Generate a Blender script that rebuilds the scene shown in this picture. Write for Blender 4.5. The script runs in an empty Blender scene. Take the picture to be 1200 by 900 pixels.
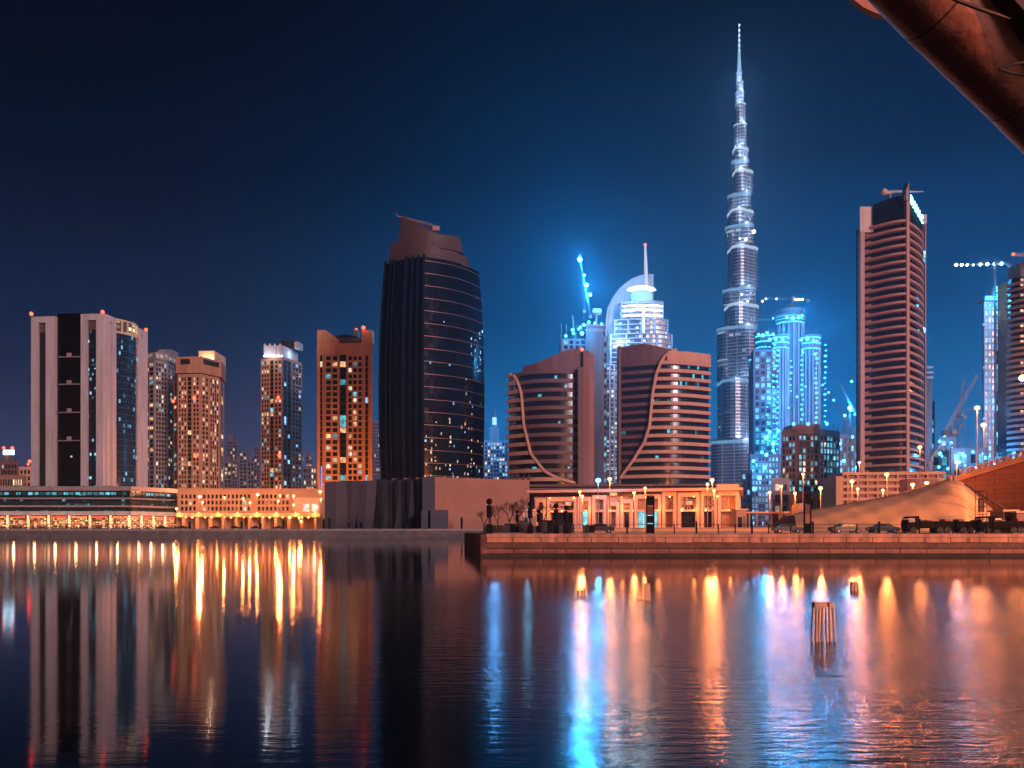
import bpy, math, random
from mathutils import Vector, Matrix
R = random.Random(11)
CAMZ, HZ, FP = 3.25, 622.0, 1000.0
def X(px, d): return (px-600)/FP*d
def Z(py, d): return CAMZ+(HZ-py)/FP*d
sc = bpy.context.scene
COL = sc.collection
LG, RG = 4.1, 2.87          # ground heights: far bank, right bank

# ------------------------------------------------------------------ materials
MC = {}
def newmat(name):
    m = bpy.data.materials.new(name); m.use_nodes = True
    nt = m.node_tree; b = nt.nodes['Principled BSDF']
    return m, nt, b
def stone(name, col, rough=.75, var=.25, scale=.35, streak=True, metal=0, brick=None, bump=0):
    if name in MC: return MC[name]
    m, nt, b = newmat(name); N = nt.nodes; L = nt.links
    tc = N.new('ShaderNodeTexCoord'); mp = N.new('ShaderNodeMapping')
    mp.inputs['Scale'].default_value = (scale, scale, scale*(.12 if streak else 1))
    L.new(tc.outputs['Object'], mp.inputs['Vector'])
    n = N.new('ShaderNodeTexNoise'); n.inputs['Scale'].default_value = 1.0; n.inputs['Detail'].default_value = 6
    n.inputs['Roughness'].default_value = .65
    L.new(mp.outputs[0], n.inputs['Vector'])
    r = N.new('ShaderNodeValToRGB')
    r.color_ramp.elements[0].position = .3; r.color_ramp.elements[1].position = .7
    r.color_ramp.elements[0].color = (*[c*(1-var) for c in col], 1)
    r.color_ramp.elements[1].color = (*[min(1, c*(1+var*.5)) for c in col], 1)
    L.new(n.outputs[0], r.inputs[0]); out = r.outputs[0]
    if brick:
        bk = N.new('ShaderNodeTexBrick'); mp2 = N.new('ShaderNodeMapping')
        mp2.inputs['Rotation'].default_value = (math.radians(90), 0, 0)
        L.new(tc.outputs['Object'], mp2.inputs['Vector']); L.new(mp2.outputs[0], bk.inputs['Vector'])
        bk.inputs['Brick Width'].default_value = brick[0]; bk.inputs['Row Height'].default_value = brick[1]
        bk.inputs['Mortar Size'].default_value = brick[2]; bk.inputs['Scale'].default_value = 1
        bk.inputs['Color1'].default_value = (1, 1, 1, 1); bk.inputs['Color2'].default_value = (.82, .82, .82, 1)
        bk.inputs['Mortar'].default_value = (.35, .33, .32, 1)
        mx = N.new('ShaderNodeMix'); mx.data_type = 'RGBA'; mx.blend_type = 'MULTIPLY'; mx.inputs[0].default_value = 1
        L.new(out, mx.inputs[6]); L.new(bk.outputs[0], mx.inputs[7]); out = mx.outputs[2]
    L.new(out, b.inputs['Base Color'])
    b.inputs['Roughness'].default_value = rough; b.inputs['Metallic'].default_value = metal
    if rough >= .9: b.inputs['Specular IOR Level'].default_value = .08
    if bump:
        n2 = N.new('ShaderNodeTexNoise'); n2.inputs['Scale'].default_value = scale*6; n2.inputs['Detail'].default_value = 5
        L.new(tc.outputs['Object'], n2.inputs['Vector'])
        bp = N.new('ShaderNodeBump'); bp.inputs['Strength'].default_value = bump; bp.inputs['Distance'].default_value = .3
        L.new(n2.outputs[0], bp.inputs['Height']); L.new(bp.outputs[0], b.inputs['Normal'])
    MC[name] = m; return m
def emit(name, col, s, rnd=False, sample='NONE'):
    if name in MC: return MC[name]
    m, nt, b = newmat(name); N = nt.nodes; L = nt.links
    b.inputs['Base Color'].default_value = (.1, .1, .1, 1); b.inputs['Roughness'].default_value = .4
    b.inputs['Emission Color'].default_value = (*col, 1); b.inputs['Emission Strength'].default_value = s
    if rnd:   # curtains and furniture behind the pane: uneven brightness from room to room
        tc = N.new('ShaderNodeTexCoord'); n = N.new('ShaderNodeTexNoise'); n.inputs['Scale'].default_value = .45
        g = N.new('ShaderNodeNewGeometry')
        L.new(g.outputs['Position'], n.inputs['Vector'])
        oi = N.new('ShaderNodeObjectInfo'); ad = N.new('ShaderNodeMath'); ad.operation = 'MULTIPLY'
        rr = N.new('ShaderNodeMapRange'); rr.inputs['From Min'].default_value = .35; rr.inputs['From Max'].default_value = .65
        rr.inputs['To Min'].default_value = .35; rr.inputs['To Max'].default_value = 1.5
        L.new(n.outputs[0], rr.inputs[0]); L.new(rr.outputs[0], ad.inputs[0])
        r2 = N.new('ShaderNodeMapRange'); r2.inputs['To Min'].default_value = s*.35; r2.inputs['To Max'].default_value = s*1.3
        L.new(oi.outputs['Random'], r2.inputs[0]); L.new(r2.outputs[0], ad.inputs[1])
        L.new(ad.outputs[0], b.inputs['Emission Strength'])
    m.cycles.emission_sampling = sample
    MC[name] = m; return m
def glass(name, col=(.01, .014, .02), rough=.12, lit=0, cell=(2.5, 3.4), cols=((1, .6, .3), (.3, .8, 1)), s=1.5, floorline=0, streak=0):
    """curtain wall glass; 'lit' = share of panes with a lit room behind"""
    if name in MC: return MC[name]
    m, nt, b = newmat(name); N = nt.nodes; L = nt.links
    b.inputs['Base Color'].default_value = (*col, 1); b.inputs['Roughness'].default_value = rough
    b.inputs['Specular IOR Level'].default_value = .6
    g = N.new('ShaderNodeNewGeometry'); sp = N.new('ShaderNodeSeparateXYZ'); L.new(g.outputs['Position'], sp.inputs[0])
    def M(op, a, bb=None, c=None):
        n = N.new('ShaderNodeMath'); n.operation = op
        for i, v in enumerate((a, bb, c)):
            if v is None: continue
            if isinstance(v, (int, float)): n.inputs[i].default_value = v
            else: L.new(v, n.inputs[i])
        return n.outputs[0]
    u = M('DIVIDE', M('ADD', sp.outputs[0], M('MULTIPLY', sp.outputs[1], .77)), cell[0]); w = M('DIVIDE', sp.outputs[2], cell[1])
    cu, cw = M('FLOOR', u), M('FLOOR', w)
    cb = N.new('ShaderNodeCombineXYZ'); L.new(cu, cb.inputs[0]); L.new(cw, cb.inputs[1])
    wn = N.new('ShaderNodeTexWhiteNoise'); wn.noise_dimensions = '3D'; L.new(cb.outputs[0], wn.inputs['Vector'])
    sc2 = N.new('ShaderNodeSeparateColor'); L.new(wn.outputs['Color'], sc2.inputs[0])
    # tiny pane-to-pane tint and flatness differences
    rg = M('MULTIPLY_ADD', sc2.outputs[2], .12, rough); L.new(rg, b.inputs['Roughness'])
    if lit > 0:
        big = N.new('ShaderNodeTexNoise'); big.inputs['Scale'].default_value = .045; L.new(g.outputs['Position'], big.inputs['Vector'])
        thr = M('MULTIPLY', big.outputs[0], lit*2)
        on = M('LESS_THAN', wn.outputs['Value'], thr)
        fu, fw = M('FRACT', u), M('FRACT', w)
        inside = M('MULTIPLY', M('MULTIPLY', M('GREATER_THAN', fu, .12), M('LESS_THAN', fu, .88)), M('MULTIPLY', M('GREATER_THAN', fw, .22), M('LESS_THAN', fw, .8)))
        st = M('MULTIPLY', M('MULTIPLY', on, inside), M('MULTIPLY', M('POWER', sc2.outputs[1], 1.6), s))
        mx = N.new('ShaderNodeMix'); mx.data_type = 'RGBA'
        L.new(M('GREATER_THAN', sc2.outputs[0], .5), mx.inputs[0])
        mx.inputs[6].default_value = (*cols[0], 1); mx.inputs[7].default_value = (*cols[1], 1)
        L.new(mx.outputs[2], b.inputs['Emission Color']); L.new(st, b.inputs['Emission Strength'])
    m.cycles.emission_sampling = 'NONE'
    MC[name] = m; return m

# ------------------------------------------------------------------ mesh builder
def org(o):
    v = Vector((0, 0, 0))
    while o is not None:
        v += o.location; o = o.parent
    return v
class MB:
    def __init__(s): s.v = []; s.f = []; s.m = []; s.s = []
    def add(s, vs, fs, m=0, sm=False):
        o = len(s.v); s.v += [tuple(p) for p in vs]
        for f in fs: s.f.append(tuple(o+i for i in f)); s.m.append(m); s.s.append(sm)
    def hexa(s, p, m=0):   # 4 bottom, 4 top
        s.add(p, [(3, 2, 1, 0), (4, 5, 6, 7), (0, 1, 5, 4), (1, 2, 6, 5), (2, 3, 7, 6), (3, 0, 4, 7)], m)
    def box(s, x0, x1, y0, y1, z0, z1, m=0):
        s.hexa([(x0, y0, z0), (x1, y0, z0), (x1, y1, z0), (x0, y1, z0), (x0, y0, z1), (x1, y0, z1), (x1, y1, z1), (x0, y1, z1)], m)
    def prism(s, poly, z0, z1, m=0):
        n = len(poly); zt = z1 if isinstance(z1, (list, tuple)) else [z1]*n
        vs = [(x, y, z0) for x, y in poly]+[(x, y, zt[i]) for i, (x, y) in enumerate(poly)]
        s.add(vs, [tuple(range(n-1, -1, -1)), tuple(range(n, 2*n))]+[(i, (i+1) % n, n+(i+1) % n, n+i) for i in range(n)], m)
    def loft(s, rings, m=0, sm=False, caps=True, closed=True):
        n = len(rings[0]); vs = [p for r in rings for p in r]; fs = []
        for k in range(len(rings)-1):
            for i in range(n if closed else n-1):
                j = (i+1) % n
                fs.append((k*n+i, k*n+j, (k+1)*n+j, (k+1)*n+i))
        s.add(vs, fs, m, sm)
        if caps and closed:
            o = len(rings)-1
            s.add(rings[0], [tuple(range(n-1, -1, -1))], m); s.add(rings[o], [tuple(range(n))], m)
    def tube(s, path, r, n=8, m=0, sm=True):
        rings = []
        for i, p in enumerate(path):
            p = Vector(p); a = Vector(path[max(i-1, 0)]); b = Vector(path[min(i+1, len(path)-1)])
            t = (b-a).normalized(); up = Vector((0, 0, 1)) if abs(t.z) < .9 else Vector((0, 1, 0))
            e1 = t.cross(up).normalized(); e2 = e1.cross(t); rr = r[i] if isinstance(r, (list, tuple)) else r
            rings.append([p+e1*rr*math.cos(2*math.pi*k/n)+e2*rr*math.sin(2*math.pi*k/n) for k in range(n)])
        s.loft(rings, m, sm)
    def bar(s, a, b, w, m=0): s.tube([a, b], w*.7, 4, m, False)
    def ball(s, c, r, m=0, nu=10, nv=6, sz=1):
        rings = []
        for j in range(nv+1):
            ph = math.pi*(j/nv)-math.pi/2; q = max(.02, math.cos(ph))
            rings.append([(c[0]+r*q*math.cos(2*math.pi*k/nu), c[1]+r*q*math.sin(2*math.pi*k/nu), c[2]+r*sz*math.sin(ph)) for k in range(nu)])
        s.loft(rings, m, True)
    def band(s, pts, z0, z1, n0, n1, m=0, closed=False):
        N = len(pts); rings = []
        for i in range(N):
            a = pts[(i-1) % N] if closed else pts[max(i-1, 0)]; b = pts[(i+1) % N] if closed else pts[min(i+1, N-1)]
            tx, ty = b[0]-a[0], b[1]-a[1]; l = math.hypot(tx, ty) or 1; nx, ny = ty/l, -tx/l
            x, y = pts[i]
            rings.append([(x+nx*n0, y+ny*n0, z0), (x+nx*n1, y+ny*n1, z0), (x+nx*n1, y+ny*n1, z1), (x+nx*n0, y+ny*n0, z1)])
        if closed: rings.append(rings[0])
        s.loft(rings, m, False, caps=not closed)
    def build(s, name, mats, parent=None, label=None, kind=None):
        if not isinstance(mats, (list, tuple)): mats = [mats]
        o0 = org(parent) if parent else Vector((0, 0, 0))
        me = bpy.data.meshes.new(name)
        me.from_pydata([(x-o0.x, y-o0.y, z-o0.z) for x, y, z in s.v], [], s.f)
        for mt in mats: me.materials.append(mt)
        me.polygons.foreach_set('material_index', s.m); me.polygons.foreach_set('use_smooth', s.s)
        me.update()
        o = bpy.data.objects.new(name, me); COL.objects.link(o)
        if parent: o.parent = parent
        if label: o['label'] = label
        if kind: o['kind'] = kind
        return o
def thing(name, label, cat, loc=(0, 0, 0), group=None):
    o = bpy.data.objects.new(name, None); COL.objects.link(o); o.location = loc; o.empty_display_size = 1
    o['label'] = label; o['category'] = cat
    if group: o['group'] = group
    return o
def copy_tree(o, parent=None):
    c = o.copy(); COL.objects.link(c)
    if parent is not None: c.parent = parent
    for ch in list(o.children): copy_tree(ch, c)
    return c
def point(loc, col, power, r=.5, name='lamp_light', parent=None):
    l = bpy.data.lights.new(name, 'POINT'); l.color = col; l.energy = power; l.shadow_soft_size = r
    o = bpy.data.objects.new(name, l); COL.objects.link(o)
    if parent:
        o.parent = parent; o.location = Vector(loc)-org(parent)
    else: o.location = loc
    return o

class Face:
    """vertical facade from a to b (left to right as seen), outward = towards the water"""
    def __init__(s, a, b):
        s.a = Vector(a); s.b = Vector(b); s.L = (s.b-s.a).length; s.e = (s.b-s.a)/s.L
        s.n = Vector((s.e.y, -s.e.x)); s.ang = math.atan2(s.e.y, s.e.x)
    def u(s, px):
        k = (px-600)/FP; return (k*s.a.y-s.a.x)/(s.e.x-k*s.e.y)
    def pt(s, u, n=0):
        p = s.a+s.e*u+s.n*n; return (p.x, p.y)
    def d(s, px): return s.a.y+s.u(px)*s.e.y
    def z(s, px, py): return Z(py, s.d(px))
    def bx(s, mb, u0, u1, z0, z1, n0, n1, m=0):
        p = [s.pt(u0, n1), s.pt(u1, n1), s.pt(u1, n0), s.pt(u0, n0)]
        mb.hexa([(x, y, z0) for x, y in p]+[(x, y, z1) for x, y in p], m)
    def pbx(s, mb, p0, p1, z0, z1, n0, n1, m=0): s.bx(mb, s.u(p0), s.u(p1), z0, z1, n0, n1, m)
def FF(p0, d0, p1, d1): return Face((X(p0, d0), d0), (X(p1, d1), d1))
def arc(p0, d0, p1, d1, bulge, n=14, pw=1):
    a = Vector((X(p0, d0), d0)); b = Vector((X(p1, d1), d1)); e = (b-a).normalized(); nn = Vector((e.y, -e.x)); out = []
    for i in range(n+1):
        t = i/n; p = a.lerp(b, t)+nn*bulge*(math.sin(math.pi*t)**pw); out.append((p.x, p.y))
    return out

# windows: gathered per building, then up to 100 become parts of their own
WINS = {}; WM = {}
def add_win(root, F, u, z, w, h, mat, n=.06):
    WINS.setdefault(root.name, []).append((F, u, z, w, h, mat, n))
def finish_windows(root, name='window', cap=100):
    L = WINS.pop(root.name, []);
    if not L: return
    lit = [w for w in L if w[5].name.startswith('lit')]; dark = [w for w in L if not w[5].name.startswith('lit')]
    R.shuffle(dark); R.shuffle(lit); L = lit+dark; o0 = org(root)
    for (F, u, z, w, h, mat, n) in L[:cap]:
        key = (round(w, 2), round(h, 2), mat.name)
        me = WM.get(key)
        if me is None:
            mb = MB(); mb.box(-w/2, w/2, -.05, .05, -h/2, h/2)
            me = bpy.data.meshes.new('window'); me.from_pydata(mb.v, [], mb.f); me.materials.append(mat); WM[key] = me
        o = bpy.data.objects.new(name, me); COL.objects.link(o); o.parent = root
        x, y = F.pt(u, n); o.location = (x-o0.x, y-o0.y, z-o0.z); o.rotation_euler = (0, 0, F.ang)
    if len(L) > cap:
        mb = MB(); mats = []
        for (F, u, z, w, h, mat, n) in L[cap:]:
            if mat not in mats: mats.append(mat)
            F.bx(mb, u-w/2, u+w/2, z-h/2, z+h/2, n-.05, n+.05, mats.index(mat))
        mb.build(name, mats, root, kind='stuff')
def pick(lits, dark):
    r = R.random()
    for m, p in lits:
        if r < p: return m
        r -= p
    return dark
def grid(root, F, u0, u1, z0, z1, nc, nf, wall, lits, pier=.4, slab=.34, proj=.3, skip=(), name='facade_grid', vert=True):
    cw = (u1-u0)/nc; fh = (z1-z0)/nf; mb = MB()
    if vert:
        for c in range(nc+1):
            uu = u0+c*cw; F.bx(mb, uu-cw*pier/2, uu+cw*pier/2, z0, z1, -.05, proj)
    for f in range(nf+1):
        zz = z0+f*fh; F.bx(mb, u0-cw*pier/2+.02, u1+cw*pier/2-.02, zz-fh*slab/2, zz+fh*slab/2, -.05, proj-.06)
    mb.build(name, wall, root)
    for c in range(nc):
        if c in skip: continue
        for f in range(nf):
            add_win(root, F, u0+(c+.5)*cw, z0+(f+.5)*fh, cw*(1-pier)-.02, fh*(1-slab)-.02, pick(lits, M_DARKW))
def block(name, poly, z0, z1, mat, root):
    mb = MB(); mb.prism(poly, z0, z1); return mb.build(name, mat, root)
def beacon(root, x, y, z, r=.9):
    mb = MB(); mb.ball((x, y, z+r), r, 1, 8, 5); mb.tube([(x, y, z-.6), (x, y, z+.3)], .15, 5, 0, False)
    mb.build('beacon', [M_STEEL, M_RED], root)

# palette
M_DARKW = glass('dark window glass', (.012, .012, .015), .15)
L_WARM = emit('lit window warm', (1, .52, .26), 1.1, True)
L_WHITE = emit('lit window white', (1, .8, .58), 1.1, True)
L_CYAN = emit('lit window cyan', (.1, .6, .75), .9, True)
L_BLUE = emit('lit window blue', (.25, .6, 1), 1.3, True)
M_STEEL = stone('grey steel', (.25, .26, .28), .5, metal=.6)
M_DSTEEL = stone('dark steel', (.03, .032, .036), .5, metal=.3)
M_RED = emit('beacon red', (1, .045, .016), 9)
M_SODIUM = emit('sodium lamp', (1, .32, .1), 9)
M_CYANL = emit('cyan work lamp', (.04, .45, 1), 12)
M_CYANS = emit('small cyan work lamp', (.03, .45, .95), 3.4)
M_LED = emit('white strip light', (.7, .85, 1), 3)
M_PINK = stone('pale stone cladding', (.5, .48, .52))
M_TAN = stone('tan stone cladding', (.5, .27, .18))
M_PEACH = stone('peach stone cladding', (.8, .46, .3))
M_GREYC = stone('pale grey cladding', (.32, .28, .3))
M_BROWN = stone('brown stone cladding', (.26, .12, .1))
M_SALMON = stone('salmon render', (.36, .19, .15), .85, .18, .08, False)
M_SLATE = stone('slate blue cladding', (.06, .075, .12), .45, .2)
M_BLACKG = glass('black curtain wall', (.004, .006, .01), .1)
M_FAINT = stone('distant tower concrete', (.16, .15, .2))
M_CONC = stone('raw concrete', (.17, .18, .2), .85, .35, .4)
M_ORNG = stone('ochre render', (.55, .32, .19), .85, .2, .1, False)
M_SOIL = stone('dark soil', (.05, .04, .04), .95, .4, .3, False)
SOD = (1, .27, .07); CY = (.03, .42, 1)

# ------------------------------------------------------------------ setting
def setting():
    # water with calm reaches by the banks and breezier water near the viewer
    m, nt, b = newmat('canal water'); N = nt.nodes; L = nt.links
    b.inputs['Base Color'].default_value = (.002, .004, .008, 1); b.inputs['IOR'].default_value = 1.333
    b.inputs['Specular IOR Level'].default_value = .62
    g = N.new('ShaderNodeNewGeometry'); sp = N.new('ShaderNodeSeparateXYZ'); L.new(g.outputs['Position'], sp.inputs[0])
    def M(op, a, bb=None, c=None, cl=False):
        n = N.new('ShaderNodeMath'); n.operation = op; n.use_clamp = cl
        for i, v in enumerate((a, bb, c)):
            if v is None: continue
            if isinstance(v, (int, float)): n.inputs[i].default_value = v
            else: L.new(v, n.inputs[i])
        return n.outputs[0]
    def noise(scale, loc=0, det=4):
        mp = N.new('ShaderNodeMapping'); mp.inputs['Scale'].default_value = scale; mp.inputs['Location'].default_value = (loc, loc, 0)
        L.new(g.outputs['Position'], mp.inputs['Vector'])
        n = N.new('ShaderNodeTexNoise'); n.inputs['Scale'].default_value = 1; n.inputs['Detail'].default_value = det
        L.new(mp.outputs[0], n.inputs['Vector']); return n.outputs[0]
    patch = noise((.03, .09, 1), 3, 2)
    def SS(v, a, bb):
        n = N.new('ShaderNodeMapRange'); n.interpolation_type = 'SMOOTHERSTEP'; n.inputs['From Min'].default_value = a; n.inputs['From Max'].default_value = bb; L.new(v, n.inputs[0]); return n.outputs[0]
    edge = M('ADD', M('MULTIPLY_ADD', sp.outputs[1], .36, sp.outputs[0]), M('MULTIPLY_ADD', patch, 8, -4))
    side = SS(edge, -4, 22)                       # 0 in the lee on the far left
    near = SS(sp.outputs[1], 72, 8)            # 0 beyond about 75 m
    wind = M('MULTIPLY', side, near)
    L.new(M('ADD', M('MULTIPLY_ADD', wind, .185, .04), M('MULTIPLY', patch, .035)), b.inputs['Roughness'])
    ht = M('ADD', M('MULTIPLY', noise((.9, 3.4, 1), 0, 5), .7), M('MULTIPLY', noise((3, 11, 1), 9, 3), .3))
    bp = N.new('ShaderNodeBump'); bp.inputs['Distance'].default_value = .17
    L.new(M('MULTIPLY_ADD', wind, .36, .015), bp.inputs['Strength']); L.new(ht, bp.inputs['Height']); L.new(bp.outputs[0], b.inputs['Normal'])
    mb = MB(); mb.add([(-2500, -70, 0), (2500, -70, 0), (2500, 470, 0), (-2500, 470, 0)], [(0, 1, 2, 3)])
    mb.build('water', m, kind='structure')
    # far bank and right bank
    M_PAV = stone('promenade paving', (.22, .2, .2), .8, .3, .4, False, brick=(1.2, .6, .03))
    M_GR = stone('ground sand', (.2, .14, .1), .95, .35, .15, False, bump=.4)
    mb = MB(); mb.prism([(-2500, 379), (9, 379), (9, 520), (-9, 2500), (-2500, 2500)], -.9, LG)
    mb.build('ground', M_SOIL, kind='structure')
    mb = MB(); mb.prism([(-3.3, 110), (2500, 110), (2500, 2500), (-8.95, 2500), (-8.95, 300), (-9.5, 170), (-5.1, 126)], -.9, RG-.02)
    mb.build('ground', M_GR, kind='structure')
    mb = MB(); mb.box(-3, 300, 111, 118, RG-.016, RG); mb.build('pavement', M_PAV, kind='structure')
    asph = stone('asphalt', (.05, .05, .052), .85, .3, .3, False); paint = stone('road paint', (.7, .68, .6), .6)
    mb = MB(); mb.box(-3, 150, 120, 133, RG-.016, RG-.008); mb.build('road', asph, kind='structure')
    mb = MB()
    for i in range(24): mb.box(i*6, i*6+3, 126.4, 126.55, RG-.006, RG-.003)
    mb.build('road_marking', paint, kind='structure')
    mb = MB(); mb.box(-3, 150, 118.01, 118.25, RG-.016, RG+.12); mb.box(-3, 150, 133.02, 133.3, RG-.016, RG+.12); mb.build('kerb', M_CONC, kind='structure')
    # left bank: quay wall in dark stone
    mq = stone('dark quay stone', (.17, .15, .16), .8, .4, .3, False, brick=(3, .8, .05))
    w = thing('quay_wall', 'long dark stone quay wall below the shopping podium and black tower', 'quay wall', (-300, 372, 0))
    mb = MB(); mb.box(-2400, -9.6, 372, 378.9, -.9, 3.2); mb.build('wall', mq, w)
    mb = MB(); mb.box(-2400, -9.5, 371.6, 380, 3.2, 4.12); mb.build('coping', stone('quay coping', (.3, .27, .29)), w)
    # right quay, three courses with panel joints
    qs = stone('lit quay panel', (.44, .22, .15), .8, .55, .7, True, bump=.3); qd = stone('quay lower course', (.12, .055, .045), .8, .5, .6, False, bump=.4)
    w = thing('quay_wall', 'orange-lit panelled quay wall running along the right bank', 'quay wall', (60, 108, 0))
    mb = MB(); mb.hexa([(-3.2, 108.1, 1.9), (260, 108.1, 1.9), (260, 112, 1.9), (-3.2, 112, 1.9), (-3.2, 108.1, 2.45), (260, 108.1, 2.45), (260, 112, 2.45), (-3.2, 112, 2.45)]); mb.build('backing', qd, w)
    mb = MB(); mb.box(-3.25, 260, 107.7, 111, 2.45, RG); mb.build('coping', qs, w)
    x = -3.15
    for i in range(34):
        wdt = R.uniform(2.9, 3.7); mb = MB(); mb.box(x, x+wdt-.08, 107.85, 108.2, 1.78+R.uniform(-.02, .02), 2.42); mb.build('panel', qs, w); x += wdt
        if i % 4 == 2:
            mb = MB(); c = (x-1.5, 107.82, 2.1)
            for q in range(8):
                a = q*math.pi/4; a2 = a+math.pi/4
                mb.bar((c[0]+.2*math.cos(a), c[1], c[2]+.2*math.sin(a)), (c[0]+.2*math.cos(a2), c[1], c[2]+.2*math.sin(a2)), .05)
            mb.build('mooring_ring', M_DSTEEL, w)
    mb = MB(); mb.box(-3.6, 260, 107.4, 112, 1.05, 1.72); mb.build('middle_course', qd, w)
    mb = MB()
    x = -3.7
    while x < 250:
        wdt = R.uniform(2.6, 4.4); mb.box(x, x+wdt-.07, 107.1+R.uniform(0, .08), 112, .42, .98); x += wdt
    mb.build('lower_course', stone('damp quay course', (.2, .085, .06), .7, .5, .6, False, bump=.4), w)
    mb = MB(); mb.box(-3.9, 260, 106.9, 112, -.9, .38); mb.build('footing', M_SOIL, w)
    mb = MB(); mb.prism([(-3.95, 107.2), (-3.2, 107.2), (-4.4, 126), (-5.4, 126)], -.9, RG-.1); mb.build('end_wall', qd, w)
setting()

# ------------------------------------------------------------------ left: podium mall with shops
def podium():
    r = thing('shopping_podium', 'long low shopping podium with blue-lit glazing above bright shopfronts', 'shopping centre', (-240, 460, LG))
    F1 = FF(-90, 445, 152, 445); F2 = FF(152, 445, 207, 473)
    a, c, e = F1.pt(0), F1.pt(F1.L), F2.pt(F2.L)
    zz = lambda py: Z(py, 445)
    core = [F1.pt(0, -1.5), F1.pt(F1.L-1, -1.5), F2.pt(F2.L, -2.2), (e[0]-4, 560), (a[0], 560)]
    block('wall', core, LG, zz(573), M_GREYC, r)
    def bandp(name, y0, y1, n0, n1, mat):
        mb = MB()
        pts = [a, c, e]
        rings = []
        F1.bx(mb, 0, F1.L+n1*.0, zz(y1), zz(y0), n0, n1); F2.bx(mb, .02, F2.L, zz(y1), zz(y0), n0, n1)
        return mb.build(name, mat, r)
    gl = glass('podium glazing', (.015, .02, .03), .1, .18, (2.2, 3), ((.2, .8, 1), (.3, .6, 1)), .5)
    strip = glass('podium lit strip', (.02, .05, .06), .2, .9, (3.1, 90), ((.1, .7, .85), (.2, .6, .9)), 1.5)
    bandp('parapet', 570, 575, -1, 1.0, M_GREYC)
    for y0, y1, s0, s1 in ((575.05, 583.2, 576.8, 579.8), (585.0, 592, 587.6, 590.2), (594.4, 599, 596.6, 598.2)):
        mb = MB(); F1.bx(mb, 0, F1.L-.2, zz(y1), zz(y0), -1.4, -.2); F2.bx(mb, .02, F2.L, zz(y1), zz(y0), -1.4, -.2)
        for k in range(26):
            u = F1.L*k/26; F1.bx(mb, u, u+.25, zz(y1)+.01, zz(y0)-.01, -.2, .25, 1)
        for k in range(8):
            u = F2.L*k/8; F2.bx(mb, u, u+.25, zz(y1)+.01, zz(y0)-.01, -.2, .25, 1)
        g = mb.build('glazing', [gl, M_DSTEEL], r)
        mb = MB(); F1.bx(mb, 0, F1.L-2, zz(s1), zz(s0), -.19, -.1); F2.bx(mb, 2, F2.L-1, zz(s1), zz(s0), -.19, -.1)
        mb.build('light_strip', strip, g)
    for y0, y1 in ((583.25, 584.95), (592.05, 594.35)): bandp('floor_band', y0, y1, -1.2, 1.2, M_GREYC)
    bandp('fascia', 599.05, 603.8, -1.2, .8, M_PINK)
    shop = [glass('shopfront glow %d' % i, (.1, .06, .04), .3, .85, (1.1+.3*i, .9), ((1, .24, .08), (1, .48, .2)), 3.2) for i in range(3)]
    sgn = [emit('red shop sign', (1, .06, .03), 2.2), emit('orange shop sign', (1, .25, .07), 2)]
    pil = emit('lit shop pillar', (1, .5, .24), 1.8)  # pillars given emission to look bright from the shop lighting
    def bays(F, n, ph):
        w = F.L/n
        for k in range(n):
            u = k*w
            mb = MB(); F.bx(mb, u+.9, u+w-.3, LG, zz(606.6), -1.45, -1.3); s = mb.build('shopfront', shop[k % 3], r)
            mb = MB(); mt = sgn[(k+ph) % 2]
            mb2 = MB(); F.bx(mb2, u+1, u+w-.4, zz(607.4), zz(604.3), -1.2, -.75); sb = mb2.build('sign', stone('sign board', (.12, .03, .02)), r)
            uu = u+1.6
            while uu < u+w-1.4:
                ww = R.uniform(.35, .8); F.bx(mb, uu, uu+ww, zz(606.7), zz(605+R.uniform(-.2, .6)), -.75, -.6); uu += ww+.22
            mb.build('lettering', mt, sb)
            mb = MB(); F.bx(mb, u, u+.8, LG, zz(604), -1.2, -.3); mb.build('pillar', pil, r)
            mb = MB()
            for q in range(3):   # parasols on the terrace
                cu = u+2+q*w/3.3; x, y = F.pt(cu, 3.2)
                mb.tube([(x, y, LG), (x, y, LG+2.3)], .06, 5); mb.loft([[(x+1.3*math.cos(t*math.pi/3), y+1.3*math.sin(t*math.pi/3), LG+2.2) for t in range(6)], [(x+.1*math.cos(t*math.pi/3), y+.1*math.sin(t*math.pi/3), LG+2.9) for t in range(6)]])
            p = F.pt(u+w/2, 2.2); point((p[0], p[1], LG+3.4), (1, .5, .22), 900, .6, 'shop_light', r)
            mb.build('terrace_parasol', stone('cream canvas', (.5, .38, .3)), r, kind='stuff')
    bays(F1, 10, 0); bays(F2, 4, 1)
    for i in range(7):
        mb = MB(); px = 5+i*29+R.uniform(-4, 4); u = F1.u(px) if px < 150 else F1.u(140)
        F1.bx(mb, u-2.4, u+2.4, zz(570), zz(569), -8, -4); mb.build('roof_plant', M_DSTEEL, r)
podium()

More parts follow.
